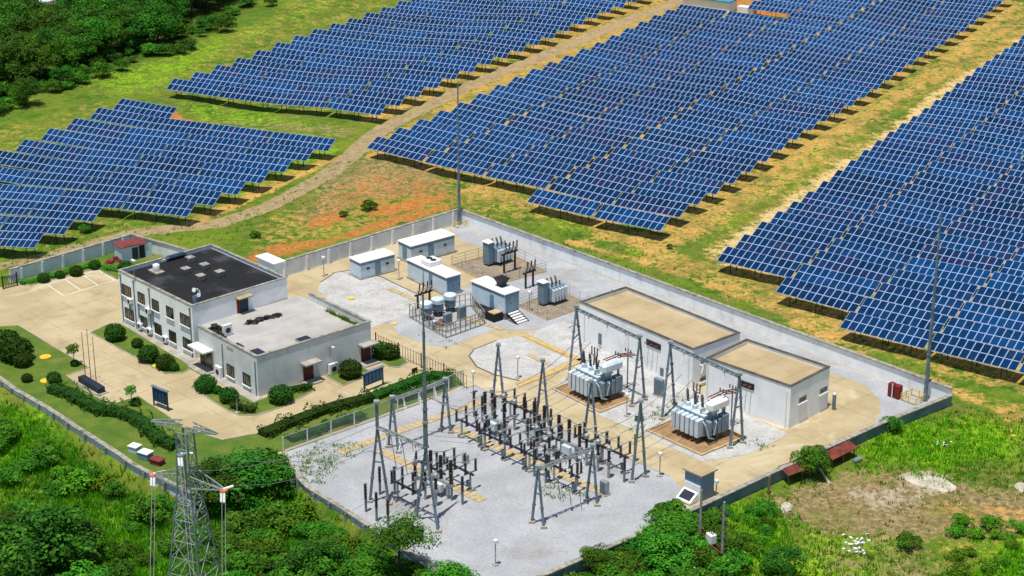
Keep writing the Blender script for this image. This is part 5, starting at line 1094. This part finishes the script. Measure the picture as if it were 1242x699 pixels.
# leaning tree by the red shed
p = T(1008,588); t = thing('leaning_tree', 'small tree leaning over the wall from a pale slanted trunk by the red shed', 'tree', p); d = G(985,552,2.2)-p
b = MB(); b.tube((0,0,-.3), (d.x*.9,d.y*.9,d.z*.9), .13, .07, 7); b.tube((.3,.2,-.3), (d.x,d.y*.9,d.z*.8), .08, .05, 6); part('trunk', b, M['rock'], t)
cm = link('crown', TM[0][0], t); cm.location = (d.x, d.y, d.z-2.4); cm.scale = (.78,.78,.6)
# scrub: slope left, thicket front, thicket right
for poly, n, md, protos, lab, grp, smin, smax in (
    ([(-10,515),(40,530),(90,560),(150,592),(185,612),(190,640),(140,620),(60,600),(-10,590)], 13, 2.0, SP[:3]+SL, 'wild green bush on the weedy slope below the front lawn wall', 'bushes on the slope below the lawn wall', .7, 1.5),
    ([(262,600),(345,590),(372,630),(412,656),(455,680),(505,700),(600,745),(520,790),(300,790),(270,680)], 88, 1.5, SP[:3]+SL[:1]+SP[:2], 'green bush packed in the thicket below the front gravel wall', 'bushes of the front thicket', .8, 1.7),
    ([(790,662),(812,630),(870,636),(886,650),(880,720),(660,760),(690,722),(740,690)], 44, 1.5, SP[:3], 'bright green bush in the thicket between the kiosk and the front wall', 'bushes of the thicket below the kiosk', .8, 1.6),
    ([(0,630),(120,650),(150,700),(140,760),(0,760)], 10, 2.4, SP[3:], 'dark bush around the lower left tree clump', 'bushes under the corner trees', .9, 1.6),
    ([(880,610),(940,616),(930,680),(960,720),(880,720)], 22, 1.6, SP[:2]+SL, 'bright bush on the lime meadow right of the twin poles', 'bushes on the lime meadow', .4, .9),
    ([(150,640),(215,610),(262,640),(268,740),(150,740)], 14, 2, SP[:3], 'low bush in the weeds around the foot of the pylon', 'bushes around the pylon', .5, 1.1),
    ([(1150,640),(1245,620),(1245,710),(1160,710)], 16, 1.8, SL, 'lime bush in the bright corner at the lower right', 'bushes of the lower right corner', .4, .9)):
    for i, p in enumerate(scatter(poly, n, md)): plant(protos[i % len(protos)], 'wild_shrub', p, RNG.uniform(smin,smax), lab, 'bush', grp)
for px, py, s, lab in ((1100,665,.9,'blue-green clump of tall grass in the right meadow'),(775,181+330,.4,'tuft of weeds beside the road kerb near the left transformer'),(1082,522,.9,'dark bush against the outside of the right wall'),(105,282,.9,'low bush beside the lower-left field'),(448,254,.9,'round bright bush on the orange bank behind the wall'),(416,263,.5,'small dark bush on the orange soil behind the wall'),(812,302,.4,'small bush on the sandy strip below the middle field'),(310,288,.6,'lone bush on the grass behind the black-roofed office')):
    plant(SP[int(px) % 3], 'wild_shrub', T(px,py), s, lab, 'bush', None)
# clipped garden bushes
def clip_proto(seed, sq=.85, n=1500):
    r = np.random.default_rng(seed); q = r.normal(0,1,(n,3)); q /= np.linalg.norm(q,axis=1)[:,None]; q = q[q[:,2] > -.75]
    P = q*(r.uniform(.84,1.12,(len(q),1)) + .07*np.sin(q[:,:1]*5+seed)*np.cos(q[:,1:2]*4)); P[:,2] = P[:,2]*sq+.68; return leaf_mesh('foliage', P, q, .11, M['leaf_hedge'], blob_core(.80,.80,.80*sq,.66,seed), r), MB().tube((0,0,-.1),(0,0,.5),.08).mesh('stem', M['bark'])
CP = [clip_proto(80+i) for i in range(3)]
for i, (px, py, s, lab) in enumerate([(140,412,1.75,'largest round clipped bush beside the office corner by the car park'),(181,438,1.75,'second round clipped bush along the office front'),(201,447,1.55,'third round clipped bush along the office front, next to the entrance'),(167,421,1.0,'small low bush between the round bushes at the office front'),(211,449,.9,'low bush at the end of the office bed by the entrance step'),
    (250,474,1.7,'round clipped bush beside the annex entrance path'),(278,487,1.5,'round clipped bush under the annex front windows'),(264,477,.8,'small low bush between the two annex front bushes'),(341,488,1.85,'round clipped bush at the annex corner facing the driveway'),(425,457,1.85,'large round clipped bush in front of the maroon doors'),(462,433,1.7,'wide clipped bush right of the far maroon door'),(473,434,1.6,'clipped bush nearest the brown iron fence'),
    (20,437,2.6,'biggest dark bush on the lawn at the left edge'),(8,425,2.3,'dark bush behind the biggest one at the left edge of the lawn'),(28,444,1.5,'smaller dark bush at the foot of the biggest lawn bush'),(66,464,1.15,'small dark bush beside the yellow cover on the lawn'),(33,463,.9,'small bush near the lawn wall at the left'),(91,444,.7,'low bush at the foot of the young tree by the driveway'),(165,492,.8,'low bush at the foot of the young tree beside the blue board'),
    (53,342,1.1,'clipped shrub beside the car park wall, nearest the gate'),(73,337,.9,'clipped shrub beside the car park wall, second from the gate'),(93,334,1.2,'clipped shrub beside the car park wall, in the middle'),(115,326,1.1,'clipped shrub beside the car park wall, near the tin hut'),(152,329,1.3,'clipped shrub in front of the tin hut door')]):
    plant(CP[i % 3], 'clipped_bush', G(px,py), s*.76, lab, 'bush', 'clipped garden bushes')
def hedge(px, wd, h, lab, m='leaf_hedge', dens=26, wob=.42, seed=0):
    pts = [G(*q) for q in px]; r = np.random.default_rng(seed); P = []; N = []; cv = []; cf = []; o = pts[0]
    for a, c in zip(pts, pts[1:]):
        d = c-a; L = d.length; d.normalize(); n = Vector((-d.y,d.x,0)); k = int(L*dens*(wd+2*h))
        u = r.uniform(-.2, L+.2, k); an = r.uniform(-.15, math.pi+.15, k); bump = 1+wob*np.sin(u*1.7+seed)+wob*.6*np.sin(u*3.9+1)
        ca, sa = np.cos(an), np.sin(an); x = np.sign(ca)*np.abs(ca)**.6*wd/2; z = np.maximum(np.abs(sa)**.6*h*bump, .03)*r.uniform(.9,1.05,k); x = x*(.72+.3*bump)+.35*np.sin(u*.9+seed*2)
        A = np.array(a-o); P.append(A + np.outer(u, d) + np.outer(x, n) + np.outer(z, (0,0,1))); N.append(np.outer(ca, n)+np.outer(np.abs(sa)+.2, (0,0,1)))
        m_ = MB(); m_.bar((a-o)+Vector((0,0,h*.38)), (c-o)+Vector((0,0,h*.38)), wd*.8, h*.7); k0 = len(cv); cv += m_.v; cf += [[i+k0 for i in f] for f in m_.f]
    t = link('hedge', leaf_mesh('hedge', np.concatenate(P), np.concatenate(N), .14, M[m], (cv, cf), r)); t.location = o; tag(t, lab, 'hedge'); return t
hedge([(62,475),(82,480),(98,489),(112,497),(126,503),(140,503),(158,508),(172,516),(184,528),(200,540),(214,545)], 1.9, 1.25, 'winding dark hedge across the front lawn', seed=1)
hedge([(318,530),(352,516),(392,501),(414,494),(450,486)], 1.9, 1.0, 'long dense hedge between driveway and the chain-link fence, left stretch', seed=2); hedge([(450,486),(490,470),(522,458),(548,460)], 1.9, .9, 'lower hedge between the annex path and the gantry, right stretch', seed=3)
hedge([(352,536),(400,519),(440,506)], 1.5, .9, 'second low hedge close against the chain-link fence', seed=4); hedge([(480,490),(510,478),(545,466)], 1.5, 1.1, 'low hedge along the right end of the chain-link fence', seed=7)
hedge([(352,476),(366,473),(378,471)], 1.2, .8, 'short low hedge beside the left maroon door', seed=5); hedge([(283,494),(296,499),(309,500)], 1.2, .8, 'short low hedge in front of the annex front corner', seed=6); hedge([(25,345),(60,337),(112,323),(146,330)], 1.2, .45, 'low green border along the car park wall', m='leaf_mid', seed=8)
yt = tree_proto(90, .75, 2.6, M['leaf_mid'], trunk=.06, leaf=.12, ncl=12, per=40, frac=.5)
plant(yt, 'young_tree', G(90,443), 1.15, 'young staked tree at the lawn edge beside the driveway', 'tree', None); plant(yt, 'young_tree', G(160,491), 1.0, 'young tree at lawn tip left of the blue notice board', 'tree', None)
# grass: blades in tufts, uncountable ground cover
BARE = [(925,608),(1000,578),(1060,566),(1100,566),(1200,590),(1260,588),(1260,645),(1180,690),(1120,690),(1110,655),(1000,645)]
def tufts(name, polys, dens, hgt, m, lab, seed, flat=False):
    r = np.random.default_rng(seed); V = []; C = []
    for poly in polys:
        X = [p[0] for p in poly]; Y = [p[1] for p in poly]; n = int(abs(sum(poly[i][0]*poly[(i+1) % len(poly)][1]-poly[(i+1) % len(poly)][0]*poly[i][1] for i in range(len(poly))))/2*dens)
        xs_ = r.uniform(min(X),max(X),n*3); ys_ = r.uniform(min(Y),max(Y),n*3); k = [(a+r.normal(0,5 if flat else 13), b+r.normal(0,3 if flat else 9)) for a, b in zip(xs_, ys_) if inpoly(a, b, poly) and (flat or not inpoly(a, b, BARE) or r.uniform() < .12)][:n]
        if not k: continue
        g = np.array([G(a, b)[:2] for a, b in k]); zz = terrain(g[:,0], g[:,1]); D, ins = polydist(g[:,0], g[:,1], COMP); ok = (~ins) & (D.min(0) > .4) if not flat else np.ones(len(g), bool)
        if flat: zz = zz*0+.02
        g, zz = g[ok], zz[ok]
        for (x, y), z in zip(g, zz):
            hs = hgt*r.uniform(.5,1.5); cv = r.uniform(0,1)
            for b in range(6):
                a = r.uniform(0,6.28); o = r.normal(0,.22,2); w_ = .07; dx, dy = math.cos(a)*w_, math.sin(a)*w_; l = r.normal(0,.35,2)*hs
                V += [(x+o[0]-dx, y+o[1]-dy, z-.05), (x+o[0]+dx, y+o[1]+dy, z-.05), (x+o[0]+l[0], y+o[1]+l[1], z+hs*r.uniform(.7,1.1))]; C += [np.clip(cv+r.normal(0,.15),0,1)]*3
    if not V: return
    me = bpy.data.meshes.new(name); me.from_pydata(V, [], np.arange(len(V)).reshape(-1,3).tolist()); me.update(); at = me.attributes.new('var','FLOAT','POINT'); at.data.foreach_set('value', np.array(C,'f4')); me.materials.append(m)
    tag(link(name, me), lab, 'grass', kind='stuff')
LEFT = [(-10,470),(60,520),(190,590),(340,560),(460,665),(620,740),(620,770),(-10,770)]; RIGHT = [(655,735),(770,675),(960,585),(1075,530),(1150,498),(1250,500),(1250,720),(655,740)]
tufts('tall_grass', [LEFT], .10, .7, M['blade_dark'], 'rank green grass over the slope in the lower left', 1)
tufts('lime_grass', [[(-10,478),(60,500),(90,545),(30,560),(-10,550)],[(60,585),(160,598),(185,660),(150,700),(90,660)],[(110,665),(210,660),(230,740),(100,740)],[(880,605),(945,605),(965,640),(930,720),(880,720)],[(1040,535),(1112,503),(1205,515),(1215,548),(1150,575),(1050,572)],[(1165,660),(1260,630),(1260,730),(1150,730)]], .10, .5, M['blade_lime'], 'bright lime grass patches in the meadows', 2)
tufts('meadow_grass', [RIGHT], .032, .38, M['blade_olive'], 'olive meadow grass around the bare ground at the lower right', 3)
tufts('bank_grass', [[(570,238),(660,252),(760,290),(850,330),(1000,405),(1150,465),(1150,480),(960,408),(740,327),(575,258)],[(0,290),(160,280),(330,240),(430,190),(440,200),(330,270),(240,290),(165,296),(20,335),(0,335)]], .05, .35, M['blade_olive'], 'thin grass on the banks behind the boundary walls', 4)
tufts('gravel_weeds', [[(352,552),(420,535),(440,540),(420,560),(385,590),(368,585)],[(660,585),(705,598),(700,608),(655,600)],[(862,522),(880,530),(945,538),(960,530),(935,543),(880,538)],[(780,505),(800,512),(835,485),(828,480)],[(770,512),(780,518),(775,524)],[(498,410),(560,414),(590,402),(540,420)]], .07, .3, M['blade_olive'], 'weeds sprouting on the switchyard gravel', 5, True)
r_ = np.random.default_rng(9); V = []; C = []
for k in range(900):
    q = (r_.uniform(0,1), r_.normal(0,.18)); p = anp if False else Vector((AW*(.36+.60*q[0]), AD-.75+abs(q[1])*-1, AH-.92)); wv = an.matrix_world @ p; a = r_.uniform(0,6.28); h = r_.uniform(.2,.7)
    if r_.uniform() < .35+.5*math.sin(q[0]*9)**2: V += [(wv.x-.06*math.cos(a), wv.y-.06*math.sin(a), wv.z), (wv.x+.06*math.cos(a), wv.y+.06*math.sin(a), wv.z), (wv.x+r_.normal(0,.15), wv.y+r_.normal(0,.15), wv.z+h)]; C += [r_.uniform(.4,1)]*3
me = bpy.data.meshes.new('roof_weeds'); me.from_pydata(V, [], np.arange(len(V)).reshape(-1,3).tolist()); me.update(); me.attributes.new('var','FLOAT','POINT').data.foreach_set('value', np.array(C,'f4')); me.materials.append(M['blade_olive']); tag(link('roof_weeds', me), 'green weeds growing along the back parapet of the annex roof', 'weeds', kind='stuff')
# ------------------------------------------------------------------ pylon, poles, sheds
pb_ = T(242,782); t = thing('lattice_pylon', 'grey steel lattice pylon with orange plates in the lower left foreground', 'pylon', pb_, rad(-24)); PH = 23.6
lv = [(-.3,2.75),(4.5,2.25),(8.5,1.72),(12,1.32),(14.2,1.15),(15.8,.9),(17.6,.75),(19.5,.68),(21.5,.62),(PH-.4,.58)]
sg = [(-1,-1),(1,-1),(1,1),(-1,1)]
for sx, sy in sg:
    b = MB()
    for (z0,w0),(z1,w1) in zip(lv, lv[1:]): b.bar((sx*w0,sy*w0,z0),(sx*w1,sy*w1,z1),.12)
    part('leg', b, M['steel'], t)
for f in range(4):
    b = MB(); a, c = sg[f], sg[(f+1) % 4]
    for i, ((z0,w0),(z1,w1)) in enumerate(zip(lv, lv[1:])):
        P_ = lambda s, z, w_: (s[0]*w_, s[1]*w_, z)
        b.bar(P_(a,z0,w0), P_(c,z1,w1), .055); b.bar(P_(c,z0,w0), P_(a,z1,w1), .055); b.bar(P_(a,z1,w1), P_(c,z1,w1), .07)
        zm, wm_ = (z0+z1)/2, (w0+w1)/2
        if w0 > 1: b.bar(P_(a,zm,wm_), ((a[0]+c[0])/2*wm_, (a[1]+c[1])/2*wm_, zm), .045); b.bar(P_(c,zm,wm_), ((a[0]+c[0])/2*wm_, (a[1]+c[1])/2*wm_, zm), .045)
    part('face_bracing', b, M['steel_l'], t)
def arm(zr, zl, L, w0, name='crossarm'):
    for s in (-1, 1):
        b = MB(); tip = Vector((s*L,0,zl))
        for y in (-w0, w0):
            b.bar((s*w0,y,zr), tip+Vector((0,y*.25,0)), .12); b.bar((s*w0,y,zr+1.3 if name == 'crossarm' else zr+.5), tip+Vector((0,y*.25,0)), .10)
            for k in range(1, 5):
                q = k/5; u = Vector((s*w0,y,zr)).lerp(tip+Vector((0,y*.25,0)), q); v = Vector((s*w0,y,zr+1.3 if name == 'crossarm' else zr+.5)).lerp(tip+Vector((0,y*.25,0)), max(0,q-.15)); b.bar(u, v, .05)
        for k in range(1, 5): q = k/5; b.bar(Vector((s*w0,-w0,zr)).lerp(tip-Vector((0,w0*.25,0)), q), Vector((s*w0,w0,zr)).lerp(tip+Vector((0,w0*.25,0)), min(1,q+.15)), .05)
        part(name, b, M['steel_l'], t)
arm(17.6, 17.9, 3.9, .75); arm(PH-.1, PH, 3.6, .58, 'top_arm')
tips = [(-3.9,0,17.9),(3.9,0,17.9),(0,-.9,21.2)]
bpy.context.view_layer.update(); Mi = t.matrix_world.inverted(); ends = [(183,770),(272,770),(240,770)]
wires = MB(); wob_ = single('power_line', wires, None, 'x', 'power line') if False else None
W_ = []
for i, (x, y, z) in enumerate(tips):
    b = MB(); b.lathe([(.02,-.05),(.42,0),(.42,.08),(.02,.14)], x, y, z-.1, 12); part('end_plate', b, M['orange'] if i < 2 else M['steel'], t)
    e = t.matrix_world @ Vector((x,y,z)); tgt = G(ends[i][0], ends[i][1], z+pb_.z-4); d = (tgt-e).normalized()
    for k in (-.16, .16):
        b = MB(); dl = Mi.to_3x3() @ d; b.insul(x+k, y-.15, z-.25, 1.5, .14, 8, dl, 11); part('insulator_string', b, M['white'], t); W_.append([e+Vector((k,0,-.25))+d*1.5, tgt+Vector((k,0,0))])
    g = G(456+ (22*i), 515+10*i, 9.0); d2 = (g-e).normalized(); b = MB(); b.insul(x, y, z, 1.5, .14, 8, Mi.to_3x3() @ d2, 11); part('insulator_string', b, M['white'], t); W_.append([e+d2*1.5] + [e+(g-e)*f+Vector((0,0,-1.6*math.sin(math.pi*f))) for f in (.25,.4,.55,.7,.85)] + [g])
for i, w__ in enumerate(W_): single('power_line', MB().wire(w__, .028), M['wire'], ['left conductor hanging towards the viewer below the pylon, outer strand','left conductor hanging towards the viewer below the pylon, inner strand','long conductor from the left pylon arm to the front gantry','right conductor hanging towards the viewer below the pylon, inner strand','right conductor hanging towards the viewer below the pylon, outer strand','long conductor from the right pylon arm to the front gantry','middle conductor running down in front of the pylon, left strand','middle conductor running down in front of the pylon, right strand','long conductor from the middle of the pylon to the front gantry'][i], 'power line', group='power lines of the pylon')
pA, pB = T(848,668), T(875,690); t = thing('pole_transformer', 'pole-mounted transformer platform on two concrete poles in the right thicket', 'pole transformer', pA, rot_of(pA,pB)); L = (pB-pA).length; hA = 7.2; dz = pB.z-pA.z
b = MB(); b.tube((0,0,-.5),(0,0,hA),.19,.12,8); part('pole', b, M['pole'], t); b = MB(); b.tube((L,0,dz-.5),(L,0,hA+dz+.6),.19,.12,8); part('pole', b, M['pole'], t)
b = MB(); b.box(L/2,-.3,1.9,L+.9,.12,.16); b.box(L/2,.3,1.9,L+.9,.12,.16); part('platform', b, M['rust'], t); b = MB(); b.box(L/2,0,.7,L+.7,.1,.12); part('lower_bar', b, M['steel_d'], t)
b = MB(); b.bbox(L*.5,0,2.5,1.0,.75,1.05,.06); tk = part('tank', b, M['white'], t)
for k in (-.3,0,.3): b = MB(); b.insul(L*.5+k,0,3.05,.5,.08,6); part('bushing', b, M['porcelain'], tk)
for z in (3.6, 5.4, 6.6):
    b = MB(); b.box(L,0,z+dz,1.5,.1,.12); ca_ = part('crossarm', b, M['steel_d'], t)
    for k in (-.6,0,.6): b = MB(); b.insul(L+k,0,z+dz+.06,.35,.08,6); part('insulator', b, M['porcelain'], ca_)
def picket(px, lab):
    pts = [T(*q) for q in px]; o = pts[0]; t = thing('picket_fence', lab, 'fence', o)
    for a, c in zip(pts, pts[1:]):
        n = int((c-a).length/.34); rl = MB()
        for k in range(n): p = a+(c-a)*(k/n)-o; b = MB(); b.box(p.x,p.y,p.z+.55,.16,.06,1.3,rot_of(a,c)); part('picket', b, M['white'], t)
        for z in (.35,.85): rl.bar((a-o)+Vector((0,.04,z)), (c-o)+Vector((0,.04,z)), .06)
        part('rail', rl, M['white'], t)
picket([(839,688),(842,701),(872,708),(880,692)], 'small white picket fence at the foot of the twin concrete poles')
def shed(px0, px1, dpt, h, lab, m='rust'):
    a, c = T(*px0), T(*px1); rz = rot_of(a,c); L = (c-a).length; t = thing('lean_to_shed', lab, 'shed', a, rz, 'red-roofed sheds against the wall')
    b = MB(); b.add([(-.2,-.3,h-.35),(L+.2,-.3,h-.35),(L+.2,dpt,h+.1),(-.2,dpt,h+.1),(-.2,-.3,h-.27),(L+.2,-.3,h-.27),(L+.2,dpt,h+.18),(-.2,dpt,h+.18)], [(3,2,1,0),(4,5,6,7),(0,1,5,4),(1,2,6,5),(2,3,7,6),(3,0,4,7)]); part('roof', b, M[m], t)
    for x in (.1, L/2, L-.1): b = MB(); b.box(x,0,(h-.35)/2-.2,.12,.12,h-.0); part('post', b, M['wood'], t)
    b = MB(); b.box(L/2,dpt-.1,h/2-.2,L,.08,h-.1); part('back_wall', b, M['wood'], t)
shed((955,589),(990,576),1.5,1.7,'low red-roofed shed against the wall beside the leaning tree'); shed((1008,568),(1036,554),1.1,1.5,'narrow red-roofed shed further right along the wall')
t = single('timber_post', MB().box(0,0,1.0,.24,.24,2.6), M['wood'], 'square timber post standing by the wall below the kiosk road', 'post', T(932,600))
t = single('green_tarp', MB().bbox(0,0,.2,1.4,.6,.5,.12), M['fence_dk'], 'grey-green tarpaulin bundle at the end of the narrow red shed', 'tarpaulin', T(1040,560), rad(40))
def rock(px, py, s, lab, seed):
    r = np.random.default_rng(seed); v, f = blob_core(s[0], s[1], s[2], 0, seed, 14, 8); b = MB(); b.add([(x*(1+r.uniform(-.08,.08)), y, z*(1+r.uniform(-.1,.1))) for x, y, z in v], f); single('rock', b, M['rock'], lab, 'rock', T(px,py), r.uniform(0,3))
rock(954,617,(1.1,.7,.55),'pale boulder in the grass below the red shed',1); rock(1128,585,(3.3,1.8,.14),'flat pale rock slab on the bare ground',2); rock(1240,592,(1.2,.9,.3),'pale rock at the right edge of the bare ground',3)
r_ = np.random.default_rng(21); b = MB()
for k in range(26):
    p = T(1040+r_.normal(0,10), 661+r_.normal(0,7)); b.box(p.x,p.y,p.z+.12,r_.uniform(.15,.45),r_.uniform(.12,.3),r_.uniform(.08,.25),r_.uniform(0,3))
for k in range(6):
    p = T(1140+r_.normal(0,9), 540+r_.normal(0,2)); b.box(p.x,p.y,p.z+.1,r_.uniform(.2,.6),.2,.15,r_.uniform(0,3))
tag(link('stone_scraps', b.mesh('stone_scraps', M['white'])), 'scatter of small white stone scraps in the meadow', 'stones', kind='stuff')
# far buildings at the top edge
p = T(44,14); t = thing('farm_house', 'white house with ochre forecourt roof in a clearing of the upper-left wood', 'house', p, rad(20)); b = MB(); b.box(0,0,1.3,9,5,2.6); part('wall', b, M['wall_w'], t); b = MB(); b.box(-1,-4.6,.9,11,4.4,.25); part('porch_roof', b, M['hroof'], t); b = MB(); b.prism([(-5,-3),(5,-3),(5,3),(-5,3)],2.6,2.8); part('roof', b, M['tin_blue'], t)
for x in (-5,-1,3): b = MB(); b.box(x,-6.5,.4,.2,.2,.9); part('porch_post', b, M['wall_w'], t)
p = T(860,13); t = thing('site_shed', 'long shed with a turquoise roof behind the middle solar field', 'shed', p, rad(-32)); b = MB(); b.box(-1,2.2,1.2,12,4,2.4); part('wall', b, M['wall_w'], t); b = MB(); b.box(-1,2.2,2.5,12.6,4.8,.25); part('roof', b, M['blueroof'], t); b = MB(); b.box(9.0,1.2,.9,4.0,2.0,1.8); part('side_box', b, M['tin_w'], t)
